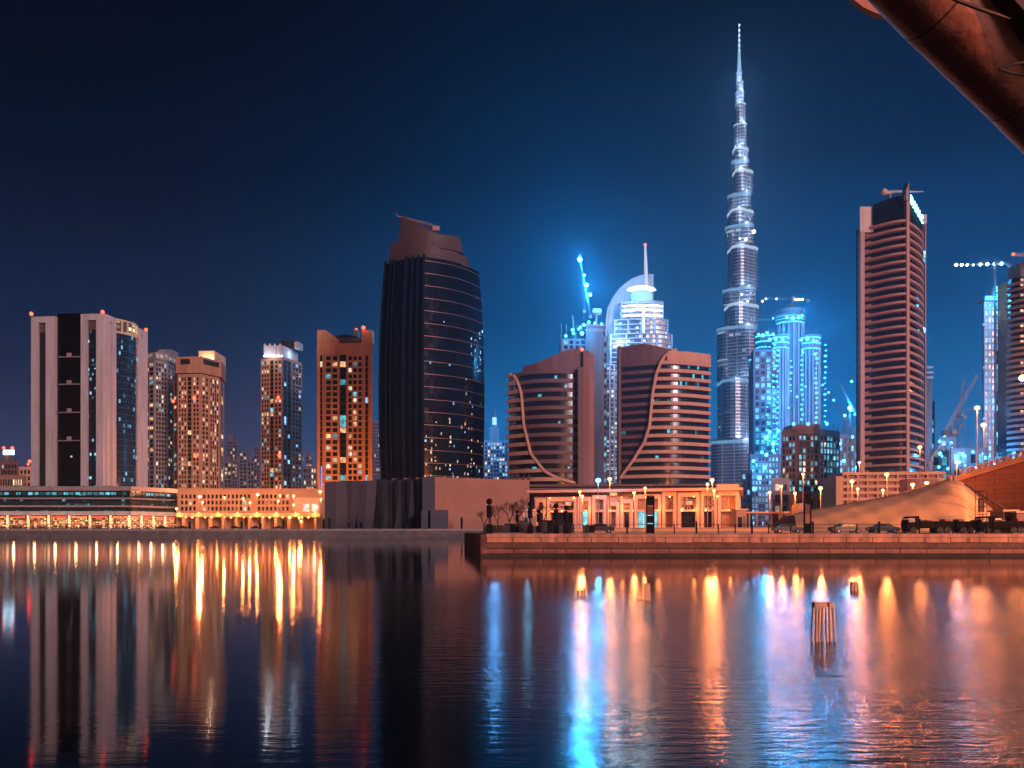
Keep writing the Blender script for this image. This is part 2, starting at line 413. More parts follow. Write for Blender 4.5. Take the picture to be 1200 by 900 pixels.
# ------------------------------------------------------------------ tower with four portal frames
def tower_a():
    r = thing('office_tower', 'square tower with pale vertical portal frames round dark glass recesses', 'tower', (-245, 490, LG))
    F1 = FF(38, 474, 122, 470); F2 = FF(122, 470, 171, 512)
    zt = Z(368, 470)
    c = [F1.pt(0, -1), F1.pt(F1.L-1, -1.2), F2.pt(F2.L, -1.4), (F2.pt(F2.L)[0]-40, 520), (F1.pt(0)[0]+2, 516)]
    block('core', c, LG, zt-2, M_BLACKG, r)
    slot = glass('reflective slot glass', (.01, .02, .04), .08, .16, (1.2, 2.6), ((.3, .8, 1), (.6, .85, 1)), 1.6)
    lou = stone('dark louvres', (.02, .02, .024), .6, .3)
    def frame(F, p0, s0, s1, p1, top, inner, last=False):
        mb = MB(); u = [F.u(p) for p in (p0, s0, s1, p1)]
        F.bx(mb, u[0], u[1], LG, top, -2.5, 1.2); F.bx(mb, u[2], u[3], LG, top, -2.5, 1.2); F.bx(mb, u[1]+.003, u[2]-.003, top-3.4, top, -2.4, 1.17)
        f = mb.build('portal_frame', M_PINK, r)
        mb = MB(); F.bx(mb, u[1]+.01, u[2]-.01, LG, top-3.45, -2, -.6); z = LG+4
        while z < top-8: F.bx(mb, u[1]+.02, u[2]-.02, z, z+.22, -.59, -.42, 1); z += 3.6
        mb.build('slot', [inner, M_DSTEEL], f)
        mb = MB(); F.bx(mb, u[1]+.03, u[2]-.03, top-8.5, top-3.5, -.58, -.3); mb.build('top_louvre', stone('brown louvre', (.12, .08, .08)), f)
    frame(F1, 38, 45.5, 55, 66, zt-.8, lou); frame(F1, 96, 103, 114, 122, zt, slot)
    frame(F2, 122.6, 126.5, 129.6, 134, zt, slot); frame(F2, 160.5, 163.4, 166, 171, zt, slot)
    # recess between the front frames with plant ledges
    mb = MB(); F1.pbx(mb, 66.3, 95.7, LG, zt+1.0, -2.2, -.7)
    for k in range(32):
        z = LG+3+k*3.62
        if z < zt: F1.pbx(mb, 66.4, 95.6, z, z+.18, -.69, -.5, 1)
    mb.build('recess_glazing', [glass('recess glass', (.002, .003, .005), .12), stone('black transom', (.008, .009, .012), .92)], r)
    for py in (419, 451, 484, 517):
        z = Z(py, 472); mb = MB(); F1.pbx(mb, 66.4, 95.6, z, z+.6, -.7, .5); l = mb.build('ledge', stone('ledge metal', (.22, .2, .24)), r)
        mb = MB(); F1.pbx(mb, 78, 83.5, z+.6, z+2.6, -.4, -.1); F1.pbx(mb, 78.8, 82.7, z+.7, z+2.0, -.1, -.02); mb.build('hatch', M_GREYC, l)
    mb = MB(); F1.pbx(mb, 82, 84, Z(535.5, 470), Z(533.5, 470), -.6, -.45); mb.build('window', L_WHITE, r)
    # curved glass drum on the side
    pts = arc(134, F2.d(134), 160.3, F2.d(160.3), 4.2, 14)
    dg = glass('curved drum glass', (.01, .03, .06), .08, .10, (1.6, 3.4), ((.2, .6, .9), (.5, .85, 1)), 1.3)
    mb = MB(); mb.band(pts, LG, zt-8, -3, 0)
    for k in range(31):
        z = LG+4+k*3.6
        if z < zt-8: mb.band(pts, z, z+.25, .01, .18, 1)
    mb.build('curved_glazing', [dg, M_SLATE], r)
    mb = MB(); mb.band(pts, zt-8, zt-7, 0, .9); mb.band(pts, zt-.9, zt, 0, .9)
    for i in range(0, 15, 2):
        mb.band([pts[i], (pts[i][0]+.25*(pts[min(i+1, 14)][0]-pts[max(i-1, 0)][0]), pts[i][1]+.25*(pts[min(i+1, 14)][1]-pts[max(i-1, 0)][1]))], zt-7, zt-.9, .2, .8)
    cr = mb.build('crown', stone('crown frame', (.6, .55, .42)), r)
    mb = MB(); mb.band(pts, zt-7, zt-1, -.6, .1); mb.build('crown_glazing', glass('lit crown glass', (.1, .1, .08), .3, .5, (3, 3), ((1, .75, .4), (.9, .9, .6)), 2.2), cr)
    mb = MB(); x, y = F2.pt(F2.u(150), -4); mb.bar((x-8, y, zt+1), (x+9, y, zt+1.6), .25); mb.bar((x-8, y, zt-2), (x-8, y, zt+3), .4); mb.build('cradle_arm', M_STEEL, r)
    for F, px in ((F1, 37.5), (F1, 121), (F2, 170)):
        x, y = F.pt(F.u(px), .6); beacon(r, x, y, zt, 1.0)
tower_a()

# ------------------------------------------------------------------ grid facade residential towers
def res_tower(name, label, spec):
    """spec: corner list [(px,d)...] left to right along the visible faces, top py at corner index ref"""
    pts = spec['pts']; dref = pts[spec.get('ref', 1)][1]; zt = Z(spec['top'], dref)
    gz = spec.get('gz', LG)
    r = thing(name, label, spec.get('cat', 'tower'), (X(pts[1][0], pts[1][1]), pts[1][1]+8, gz))
    faces = [FF(*pts[i], *pts[i+1]) for i in range(len(pts)-1)]
    back = spec.get('depth', 26)
    poly = [f.pt(0) for f in faces]+[faces[-1].pt(faces[-1].L)]
    a, b = poly[0], poly[-1]; kb = 1+back/b[1]; ka = 1+back/a[1]; w_ = b[0]-a[0]; poly += [(b[0]*kb-w_*.03, b[1]*kb), (a[0]*ka+w_*.03, a[1]*ka)]
    block('wall', poly, gz, zt, spec['wall'], r)
    for f, g in zip(faces, spec['grids']):
        if not g: continue
        for (f0, f1, nc, kw) in g:
            nf = kw.pop('nf', spec['nf']); z1 = kw.pop('z1', zt-spec.get('topm', 2)); z0 = kw.pop('z0', gz+spec.get('base', 4))
            grid(r, f, f.L*f0, f.L*f1, z0, z1, nc, nf, kw.pop('wall', spec['wall']), kw.pop('lits', spec['lits']), **kw)
    finish_windows(r)
    return r, faces, zt
GEN = [(L_WARM, .05), (L_WHITE, .04), (L_CYAN, .03)]
def tower_b():
    r, F, zt = res_tower('apartment_tower', 'pale grey apartment tower with a rounded front beside the framed tower', dict(
        pts=[(168, 640), (181, 632), (196, 640), (204, 655)], top=421, wall=M_GREYC, nf=36, lits=GEN+[(L_WHITE, .06)],
        grids=[[(.15, .95, 2, dict(pier=.2, slab=.35, lits=[(L_WARM, .2), (L_WHITE, .12), (L_CYAN, .1)]))], [(.08, .95, 4, {})], [(.1, .95, 3, {})]]))
    poly = [F[0].pt(0, 1), F[1].pt(0, 1.2), F[2].pt(0, 1.2), F[2].pt(F[2].L, 1), (F[2].pt(F[2].L)[0], 680), (F[0].pt(0)[0], 675)]
    mb = MB(); mb.prism(poly, zt, zt+5.5); cr = mb.build('crown', M_GREYC, r)
    mb = MB()
    for f in F[:3]:
        for k in range(3):
            u = f.L*(k+.5)/3; f.bx(mb, u-1.1, u+1.1, zt+1.6, zt+4, 1.2, 1.35)
    mb.build('crown_light', L_WHITE, cr)
    mb = MB(); x = X(191, 650); mb.box(x-4, x+7, 650, 662, zt+5.5, zt+11); mb.build('roof_plant_room', M_GREYC, r)
    mb = MB(); mb.box(x-9, x-4.02, 650, 662, zt+5.5, zt+10); mb.build('roof_plant_room', M_DSTEEL, r)
tower_b()
def tower_c():
    r, F, zt = res_tower('apartment_tower', 'orange-brown apartment tower with a lit box on its stepped crown', dict(
        pts=[(203, 612), (208.5, 602), (234.5, 600), (257, 616), (263, 640)], top=438, ref=2, wall=M_TAN, nf=33, lits=[(L_WARM, .18), (L_WHITE, .1), (L_CYAN, .02)], base=4,
        grids=[[(.1, .9, 1, dict(lits=[(L_CYAN, .14), (L_WARM, .1)]))], [(.03, .4, 3, {}), (.45, .62, 1, dict(pier=.05, slab=.12, lits=[(L_WARM, .1)])), (.68, .97, 2, {})], [(.08, .42, 2, {}), (.5, .95, 4, dict(slab=.18))], [(.2, .8, 1, dict(slab=.1))]]))
    poly = [F[0].pt(F[0].L, 1.5), F[1].pt(F[1].L*.5, 1.8), F[2].pt(0, 1.5), F[3].pt(0, 1.5), F[3].pt(F[3].L, 1), (F[3].pt(F[3].L)[0]-5, 655), (F[1].pt(0)[0]+3, 655)]
    mb = MB(); mb.prism(poly, zt+.5, zt+12, 0); cr = mb.build('crown', M_TAN, r)
    mb = MB(); f = F[1]; f.bx(mb, f.L*.18, f.L*.6, zt+6.6, zt+10.2, 1.1, 2.0); f = F[2]; f.bx(mb, 1.5, f.L*.9, zt+7, zt+10.5, 1.0, 1.7); mb.build('louvre', M_DSTEEL, cr)
    x0, x1 = X(234, 618), X(259, 618); mb = MB(); mb.box(x0, x1-4, 616, 640, zt+12, zt+19.5); bxr = mb.build('roof_box', M_PEACH, r)
    mb = MB(); mb.box(x0+1, x1-5, 615.2, 615.9, zt+12.6, zt+13.6); mb.build('light_strip', emit('roof flood strip', (1, .75, .5), 16), bxr)
    point((x0+5, 612, zt+13.5), (1, .7, .45), 1800, .6, 'roof_flood', r); point((x1-6, 612, zt+13.5), (1, .7, .45), 1800, .6, 'roof_flood', r)
    for px, py in ((203, 470.5), (227.5, 467), (229, 535)):
        x, y = X(px, 596), 596; beacon(r, x, y, Z(py, 596)-1, 1.15)
tower_c()
def tower_d():
    r, F, zt = res_tower('apartment_tower', 'slim red-brown tower with blue-grey right side and white-lit crown', dict(
        pts=[(305.5, 606), (331, 600), (353.5, 622)], top=418, wall=M_TAN, nf=38, lits=[(L_WARM, .11), (L_WHITE, .07), (L_CYAN, .07)],
        grids=[[(.04, .4, 3, {}), (.45, .6, 1, dict(pier=.05, slab=.1, lits=[(L_CYAN, .1), (L_WARM, .1)])), (.65, .97, 2, {})],
               [(.04, .4, 2, dict(wall=M_SLATE, slab=.12, lits=[(L_BLUE, .12)])), (.5, .97, 3, dict(wall=M_GREYC, lits=[(L_BLUE, .06), (L_WARM, .05), (L_WHITE, .04)]))]]))
    mb = MB()
    for k in range(26):
        z = LG+6+k*4.4; F[1].bx(mb, F[1].L*.48, F[1].L, z, z+.5, .5, 1.6)
    mb.build('balcony_slab', M_GREYC, r)
    x0, x1, x2 = X(311, 606), X(333, 606), X(352, 625)
    mb = MB(); mb.prism([(x0, 603), (x1, 603), (x2-2, 626), (x0, 640)], zt, zt+8.5); mb.build('crown', M_PINK, r)
    mb = MB()
    for k in range(4): mb.box(x0+k*3.6, x0+k*3.6+1.1, 602, 603.5, zt, zt+9.6)
    mb.build('crown_fin', M_PINK, r)
    mb = MB(); mb.box(X(329, 612), X(345, 612), 612, 628, zt+8.5, zt+14); mb.build('roof_plant_room', M_DSTEEL, r)
    mb = MB(); mb.box(X(345.2, 612), X(351, 612), 611, 622, zt+8.5, zt+13); mb.build('roof_plant_room', M_PINK, r)
    mb = MB(); mb.box(x0, x1, 601.2, 601.9, zt+.3, zt+1.2); mb.build('light_strip', emit('crown strip', (.9, .95, 1), 5), r)
    mb = MB(); mb.bar((X(318, 610), 610, zt+16), (X(331, 610), 610, zt+13.6), .3); mb.build('cradle_arm', M_STEEL, r)
    point((x0+4, 597, zt+1), (.8, .9, 1), 2200, .6, 'roof_flood', r); point((x2-2, 612, zt+4), (.4, .7, 1), 1500, .6, 'roof_flood', r)
    for px, py in ((326, 466), (327, 534)): beacon(r, X(px, 596), 596, Z(py, 596)-1, 1.15)
tower_d()
def tower_e():
    r, F, zt = res_tower('apartment_tower', 'tall peach apartment slab with a notched top between two shoulders', dict(
        pts=[(371, 532), (372, 520), (436.5, 520)], top=402, ref=1, wall=M_PEACH, nf=28, lits=[(L_WARM, .16), (L_WHITE, .08), (L_CYAN, .05)], topm=7.5, depth=22,
        grids=[None, [(.04, .1, 1, dict(slab=.08, pier=.3)), (.14, .38, 2, dict(slab=.34, pier=.3, proj=.25)), (.41, .52, 1, dict(slab=.1, pier=.04, wall=M_SLATE, lits=[(L_CYAN, .14), (L_WARM, .1)])), (.55, .82, 3, dict(slab=.34, pier=.32, proj=.25)), (.86, .93, 1, dict(slab=.08, pier=.3, lits=[(L_BLUE, .2)]))]]))
    f = F[1]
    x = X(402, 486); mb = MB(); mb.box(x-.3, x+.3, 485.7, 486.3, LG, LG+11); mb.box(x-1, x+1, 485.6, 486.4, LG+11, LG+12); mb.build('floodlight', M_STEEL, r)
    point((x, 488, LG+14), SOD, 42000, 1, 'added_flood_lamp', r)  # mast and lamp added to brighten the peach facade
    for p0, p1, top in ((372, 381.5, 387), (424, 436.5, 387)):
        mb = MB(); a, b = f.u(p0), f.u(p1); zz = Z(top, 520)
        if p0 < 400:
            q = [f.pt(a, .6), f.pt(b+6, .6), f.pt(b+6, -21), f.pt(a, -21)]; b1, b2 = f.u(382), f.u(397); q = [f.pt(a, .6), f.pt(b1, .6), f.pt(b2, .6), f.pt(b2, -9), f.pt(b1, -9), f.pt(a, -9)]; zl_ = Z(398, 520); mb.prism(q, zt, [zz, zz, zl_, zl_, zz, zz])
        else: f.bx(mb, a, b, zt, zz, -7, .6)
        mb.build('shoulder', M_PEACH, r)
    mb = MB(); f.pbx(mb, 383, 424, zt, zt+2.6, -2, -1.2); f.pbx(mb, 383, 424, zt+3.2, zt+3.5, -2, -1.6)
    for k in range(14): p = 384+k*3; f.pbx(mb, p, p+.5, zt+2.6, zt+3.2, -2, -1.6)
    mb.build('roof_parapet', M_GREYC, r)
    mb = MB(); x = X(405, 530); mb.loft([[(x+rr*math.cos(t*math.pi/8), 533+rr*math.sin(t*math.pi/8), z) for t in range(16)] for rr, z in ((11, zt), (11, zt+3), (8, zt+6), (3, zt+7.5))]); mb.build('roof_drum', M_SLATE, r)
    mb = MB(); mb.box(X(415, 530), X(420, 530), 528, 534, zt, zt+10); mb.build('vent_stack', M_GREYC, r)
    beacon(r, X(426.5, 520), 518, Z(387, 520), 1.1); beacon(r, X(417.5, 530), 530, zt+10, .7)
    mb = MB(); f.pbx(mb, 376.5, 377.5, LG+22, zt-75, .62, .8); mb.build('blue_light_line', emit('blue facade line', (.1, .25, 1), 2), r)
tower_e()
r, _, _ = res_tower('apartment_tower', 'narrow grey tower half hidden behind the black tower', dict(pts=[(436, 905), (437.5, 900), (446, 905)], top=493, ref=1, wall=M_FAINT, nf=30, lits=[(L_WHITE, .1), (L_WARM, .06)], grids=[None, [(.1, .9, 3, {})]]))

# ------------------------------------------------------------------ distant left towers
def far_tower(p0, p1, top, d, label, wall=None, lits=((L_WARM, .12), (L_WHITE, .1)), crown=None, nf=None, nc=None, gz=LG, spire=None, name='distant_tower'):
    f = FF(p0, d, p1, d); zt = Z(top, d); r = thing(name, label, 'tower', (f.pt(f.L/2)[0], d+5, gz)); wall = wall or M_FAINT
    dep = min(30, f.L)
    kk = 1+dep/d; a_, b_ = f.pt(0), f.pt(f.L); block('wall', [a_, b_, (b_[0]*kk-.5, b_[1]*kk), (a_[0]*kk+.5, a_[1]*kk)], gz, zt, wall, r)
    nf = nf or max(2, int((zt-gz)/6.5)); nc = nc or max(2, int(f.L/5.5))
    grid(r, f, f.L*.08, f.L*.92, gz+3, zt-2, nc, nf, wall, list(lits), pier=.4, slab=.4, proj=.6); finish_windows(r, cap=60)
    if crown:
        mb = MB(); f.pbx(mb, p0+(p1-p0)*crown[0], p0+(p1-p0)*crown[1], zt, zt+crown[2], -dep*.8, -1); mb.build('roof_box', wall, r)
    if spire:
        x, y = f.pt(f.L*spire[0], -dep/2); mb = MB(); mb.tube([(x, y, zt), (x, y, zt+spire[1]*.5), (x, y, zt+spire[1])], [1.6, .9, .2], 6); mb.build('spire', M_STEEL, r)
    return r, f, zt
far_tower(262, 272, 541, 1300, 'faint grey distant tower just right of the orange-brown tower', crown=(.2, .8, 8))
far_tower(266, 279, 516, 1700, 'tallest faint stepped tower in the hazy left gap', crown=(.1, .6, 12))
far_tower(280, 290, 529, 1500, 'hazy flat-topped tower in the middle of the left gap')
far_tower(290, 298, 540, 1250, 'low hazy tower with red lamp nearby in the left gap', crown=(.3, .7, 6))
far_tower(297.5, 304.5, 524, 1600, 'hazy thin tower hard against the slim red-brown tower', nc=2)
far_tower(354.5, 372, 546, 900, 'low grey block with bright top windows left of the peach slab', lits=((L_WHITE, .3), (L_WARM, .2)), nc=5)
far_tower(358, 366, 533, 1400, 'hazy stub of a tower above the low grey block', crown=(.2, .8, 5))
r, f, zt = far_tower(-12, 30, 557, 760, 'broad low block with rows of white windows at the left edge', wall=M_TAN, lits=((L_WHITE, .45), (L_WARM, .2)), nf=5, nc=12)
r, f, zt = far_tower(0, 22, 541, 900, 'reddish stepped building under the bright blue sign at the left edge', wall=M_BROWN, nc=5, crown=(.05, .4, 12))
x, y = f.pt(f.L*.55, 1); mb = MB(); mb.box(X(5, 900), X(17.5, 900), y-1, y, Z(533, 900), Z(527.5, 900)); mb.build('roof_sign', emit('blue roof sign', (.35, .75, 1), 7), r)
mb = MB(); mb.box(X(6, 900), X(7, 900), y, y+1, zt, Z(527, 900)); mb.box(X(15, 900), X(16, 900), y, y+1, zt, Z(527, 900)); mb.build('sign_frame', M_STEEL, r)
for px in (5, 15): beacon(r, X(px, 900), y, Z(526.5, 900), 1.5)
r, f, zt = far_tower(22, 37.5, 547, 860, 'pink concrete block beside the left edge of the framed tower', wall=M_PEACH, nc=3)
beacon(r, X(36, 860), 858, Z(542.5, 860), 1.5); beacon(r, X(34.4, 860), 858, Z(545.5, 860), 1.2)

# ------------------------------------------------------------------ long orange building & ramp on the far bank
def orange_block():
    r = thing('parking_block', 'long low orange-lit block with rows of square openings on the far bank', 'building', (X(290, 470), 470, LG))
    f = FF(208, 462, 381, 462); zt = Z(574, 462)
    block('wall', [f.pt(0), f.pt(f.L), f.pt(f.L, -25), f.pt(0, -25)], LG, zt, M_ORNG, r)
    for (a, b, nc) in ((.02, .13, 4), (.17, .5, 12), (.54, .76, 8)):
        grid(r, f, f.L*a, f.L*b, zt-11.8, zt-2, nc, 3, M_ORNG, [(L_CYAN, .05), (L_WHITE, .04)], pier=.38, slab=.34, proj=.5)
    finish_windows(r, cap=72)
    mb = MB(); f.bx(mb, -.3, f.L+.3, zt, zt+.7, -2, .8); mb.build('cornice', M_ORNG, r)
    mb = MB(); f.bx(mb, f.L*.8, f.L*.98, LG+8, LG+17, .5, 3); k = mb.build('annex', M_PEACH, r)
    mb = MB(); f.bx(mb, f.L*.86, f.L*.9, LG+9.5, LG+13.5, 3, 3.15); f.bx(mb, f.L*.92, f.L*.96, LG+9.5, LG+13.5, 3, 3.15); mb.build('annex_window', L_WHITE, k)
    for px, pw, lab in ((232, 60000, 'a'), (327, 25000, 'b'), (392, 0, 'c')):  # roof floodlights added to wash the towers behind in orange
        if not pw: continue
        x = X(px, 466); mb = MB(); mb.box(x-.5, x+.5, 465.6, 466.4, zt+.7, zt+1.1); mb.bar((x, 466, zt+1.1), (x, 466, zt+1.6), .15); mb.box(x-.7, x+.7, 465.7, 466.3, zt+1.6, zt+2.3); mb.build('floodlight', M_STEEL, r)
        point((x, 467.5, zt+3), SOD, pw, .8, 'added_flood_lamp', r)
    # elevated road in front
    r = thing('elevated_road', 'concrete flyover on piers in front of the orange block', 'flyover', (X(290, 452), 452, LG))
    g = FF(206, 452, 376, 452); z0 = Z(606, 452)
    mb = MB(); g.bx(mb, 0, g.L, z0, z0+1.3, -8, 0); mb.build('deck', M_ORNG, r)
    mb = MB(); g.bx(mb, 0, g.L, z0+1.3, z0+2.1, -.3, .05); mb.build('parapet', M_PEACH, r)
    for k in range(11):
        u = 3+k*g.L/11; mb = MB(); g.bx(mb, u, u+1.4, LG, z0, -6, -1); mb.build('pier', M_ORNG, r)
    for k in range(22):
        u = 2+k*g.L/22.5; mb = MB(); p = g.pt(u, .3); mb.ball((p[0], p[1], z0-.1+(.0 if k % 3 else 2.5)), .3+.12*(k % 3), 0, 8, 5); mb.build('deck_light', M_SODIUM, r)
        if k % 3 == 0: point((p[0], p[1]-1.5, z0+1), SOD, 1500, .5, 'lamp_light', r)
    back = thing('retaining_wall', 'orange retaining wall under the flyover on the far bank', 'wall', (X(290, 461), 461, LG))
    mb = MB(); h = FF(206, 461, 378, 461); h.bx(mb, 0, h.L, LG, z0-.5, -.5, 0); mb.build('wall', M_ORNG, back)
orange_block()

# ------------------------------------------------------------------ black barrel tower
def black_tower():
    r = thing('office_tower', 'black barrel-shaped glass tower with a sloped brown crown', 'tower', (X(505, 415), 415, LG))
    A = (X(444, 413), 413); C = (X(496.5, 400), 400); B = (X(567.5, 427), 427)
    left = arc(444, 413, 496.5, 400, 1.5, 10); right = arc(496.5, 400, 567.5, 427, 4.2, 16)
    foot = left+right[1:]+[(B[0]-4, 446), (A[0]+4, 440)]
    cx, cy = X(507, 415), 420
    zb, zt = LG+14, Z(299, 400)
    def s(z):
        t = (z-zb)/(zt-zb)
        pts = [(0, .945), (.12, .97), (.3, 1.0), (.5, 1.005), (.7, .985), (.85, .95), (1.0, .895)]
        for (a, va), (b, vb) in zip(pts, pts[1:]):
            if t <= b: k = (t-a)/(b-a); return va+(vb-va)*k
        return .895
    def sc_(p, z, o=0):
        q = s(z); return (cx+(p[0]-cx)*(q+o), cy+(p[1]-cy)*(q+o))
    NR = 25
    def drop(p):   # roof edge falls away from the ridge
        d = math.hypot(p[0]-C[0], p[1]-C[1]); return 0
    rings = [[(*sc_(p, zb+(zt-zb)*k/NR), zb+(zt-zb)*k/NR) for p in foot] for k in range(NR+1)]
    mb = MB(); mb.loft(rings, 0, False)
    gl = glass('barrel black glass', (.003, .006, .012), .07)
    mb.build('glazing', gl, r)
    mb = MB(); rings = [[(sc_(p, z, -.012)[0], sc_(p, z, -.012)[1], z) for p in foot] for z in (LG, zb)]; mb.loft(rings); mb.build('base', M_BLACKG, r)
    trim = stone('copper trim', (.24, .14, .12), .4, metal=.4)
    nfl = 19
    for k in range(nfl):
        z = zb+5+k*(zt-zb-7)/(nfl-1); mb = MB(); pp = [sc_(p, z) for p in right]
        mb.band(pp, z, z+.24, -.1, .12); mb.build('floor_trim', trim, r)
    mb = MB()
    for k in range(nfl*3):
        z = zb+3+k*(zt-zb-7)/(nfl*3-1); mb.band([sc_(p, z) for p in right], z, z+.08, -.1, .05)
    for i in range(1, len(right)-1):
        rings = []
        for k in range(NR+1):
            z = zb+(zt-zb)*k/NR; x, y = sc_(right[i], z); rings.append([(x-.05, y-.06, z), (x+.05, y-.06, z), (x+.05, y+.05, z), (x-.05, y+.05, z)])
        mb.loft(rings)
    mb.build('mullion', stone('black transom', (.008, .009, .012), .92), r)
    def u_on_left(t): i = t*10; a = left[int(i)]; b = left[min(10, int(i)+1)]; k = i-int(i); return (a[0]+(b[0]-a[0])*k, a[1]+(b[1]-a[1])*k)
    finm = stone('dark fin', (.01, .014, .026), .92, .1)
    for t, w in ((.03, .5), (.2, .35), (.3, .35), (.6, .8), (.74, .5), (.86, .5), (.985, .6)):
        p = u_on_left(t); rings = []
        for k in range(NR+1):
            z = zb-8+(zt-zb+9)*k/NR; x, y = sc_(p, max(z, zb)); rings.append([(x-w, y-1.3, z), (x+w*.3, y-1.5, z), (x+w, y+.3, z), (x-w, y+.3, z)])
        mb = MB(); mb.loft(rings); mb.build('fin', finm, r)
    # glowing panes low on the curved side imitate mirrored city lights; lit rooms above
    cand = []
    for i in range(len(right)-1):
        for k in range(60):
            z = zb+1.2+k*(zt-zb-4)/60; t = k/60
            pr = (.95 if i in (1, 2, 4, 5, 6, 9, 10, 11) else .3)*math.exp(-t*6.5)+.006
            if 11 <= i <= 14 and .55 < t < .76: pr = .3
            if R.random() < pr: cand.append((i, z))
    R.shuffle(cand)
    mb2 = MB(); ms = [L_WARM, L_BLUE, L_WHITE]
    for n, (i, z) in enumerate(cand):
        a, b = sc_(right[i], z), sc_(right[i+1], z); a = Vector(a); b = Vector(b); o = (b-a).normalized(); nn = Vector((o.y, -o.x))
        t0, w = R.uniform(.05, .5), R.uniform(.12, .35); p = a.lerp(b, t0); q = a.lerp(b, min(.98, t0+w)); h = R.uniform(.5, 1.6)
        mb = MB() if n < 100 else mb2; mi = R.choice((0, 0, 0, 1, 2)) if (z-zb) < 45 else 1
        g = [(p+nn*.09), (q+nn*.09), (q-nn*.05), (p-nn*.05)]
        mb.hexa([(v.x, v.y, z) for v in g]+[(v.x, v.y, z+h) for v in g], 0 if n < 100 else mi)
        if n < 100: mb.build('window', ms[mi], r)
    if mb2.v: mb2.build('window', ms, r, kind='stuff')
    # crown: lower tier, upper sloping tier
    cm = stone('crown brown metal', (.07, .045, .045), .55, .2)
    def ringat(px0, px1, d0, d1, z0, z1): return [(X(px0, d0), d0, z0), (X((px0+px1)/2, d0-2), d0-4, (z0+z1)/2), (X(px1, d0), d0, z1), (X(px1, d1), d1, z1), (X(px0, d1), d1, z0)]
    mb = MB(); d = 409
    def ring(pl, zf, sh=0):
        return [(X(px, dd), dd, zf(i)) for i, (px, dd) in enumerate(pl)]
    def tier_(pl, pb, zbot, tops, bulge):
        fr = arc(pb[0], pb[1], pb[2], pb[3], bulge, 20); tp = arc(pl[0], pl[1], pl[2], pl[3], bulge*.9, 20)
        def zt_(px, y):
            for (a, ya), (b, yb) in zip(tops, tops[1:]):
                if px <= b: k = (px-a)/(b-a); k = k*k*(3-2*k); return Z(ya+(yb-ya)*max(0, k), y)
            return Z(tops[-1][1], y)
        r0 = [(x, y, zbot) for x, y in fr]+[(fr[-1][0]-1, 440, zbot), (fr[0][0]+2, 438, zbot)]
        tz = [(x, y, zt_(600+FP*x/y, y)) for x, y in tp]
        r2 = tz+[(tp[-1][0]-1, 436, tz[-1][2]), (tp[0][0]+2, 434, tz[0][2])]
        r1 = [(a[0]*.35+b[0]*.65, a[1]*.35+b[1]*.65, a[2]*.5+b[2]*.5) for a, b in zip(r0, r2)]
        mb = MB(); mb.loft([r0, r1, r2], 0, False); return mb
    tier_((457.5, 411, 547, 417), (455, 411, 551, 417), zt-.6, [(457, 284), (478, 284.5), (500, 287), (525, 293), (549, 301)], 9).build('crown_tier', cm, r)
    tier_((470, 415, 539, 420), (464, 414, 543, 420), Z(290, 412), [(469, 253.5), (484, 259), (500, 268), (507, 274), (524, 275.5), (541, 278)], 6).build('crown_tier', cm, r)
    mb = MB(); z = Z(253, 415); mb.bar((X(466, 417), 417, z+.5), (X(515, 417), 417, z-4.8), .3); mb.bar((X(466, 417), 418, z+1.2), (X(508, 417), 418, z-3), .2)
    for k in range(5): p = 478+k*6; mb.bar((X(p, 417), 417, z-1.2-k*.7), (X(p, 417), 417, z-7), .2)
    mb.box(X(507, 416), X(515, 416), 415.5, 417.5, z-6.8, z-4.6); mb.build('cleaning_cradle', stone('cradle steel', (.4, .26, .24), .5), r)
    mb = MB(); mb.tube([(X(465, 417), 417, z), (X(464.5, 417), 417, z+3)], .15, 5); mb.build('lightning_rod', M_STEEL, r)
    # podium: smooth salmon block on the right and blue-grey blades on the left
    p = thing('podium_building', 'windowless salmon wall block at the foot of the black tower with dark curved blades', 'building', (X(500, 392), 392, LG))
    zt2 = Z(559, 385)
    Fr = FF(504.5, 385, 620.5, 388)
    mb = MB(); mb.prism([Fr.pt(0), Fr.pt(Fr.L), (Fr.pt(Fr.L)[0], 399), (Fr.pt(0)[0], 399)], LG, [zt2, zt2-1.2, zt2-1.2, zt2]); mb.build('wall', M_SALMON, p)
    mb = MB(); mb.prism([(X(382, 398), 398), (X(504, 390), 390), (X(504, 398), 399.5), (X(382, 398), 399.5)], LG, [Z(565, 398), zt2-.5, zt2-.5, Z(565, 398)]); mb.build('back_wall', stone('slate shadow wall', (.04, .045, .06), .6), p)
    blm = stone('blade metal', (.1, .1, .14), .5, .15)
    blades = [(380.5, 406.5, 564.5, 1, 612), (405, 420.5, 563.5, 1.5, 612), (418.5, 441, 563.5, 2.5, 614), (442, 453, 561.5, 3, 612), (459, 467, 560.5, 3, 612), (473.5, 481.5, 560, 3, 612), (487, 495, 559.5, 3, 612)]
    for (a, b, t, tw, bt) in blades:
        rings = []
        for k in range(9):
            f = k/8; z = LG+(Z(t, 388)-LG)*f; pinch = (1-f)**2*3.0
            q0, q1 = a+(pinch*.2 if a > 440 else 0), b-pinch*(1.6 if a > 400 else 0); dd = 388-2.2*math.sin(f*1.4)
            rings.append([(X(q0, dd+3), dd+3, z), (X((q0+q1)/2, dd+.4), dd+.4, z), (X(q1, dd-1), dd-1, z), (X(q1, dd-.4), dd-.4, z), (X((q0+q1)/2, dd+1.2), dd+1.2, z), (X(q0, dd+4), dd+4, z)])
        mb = MB(); mb.loft(rings, 0, False); mb.build('blade', blm if a < 440 else stone('blue blade metal', (.045, .06, .11), .4, .15), p)
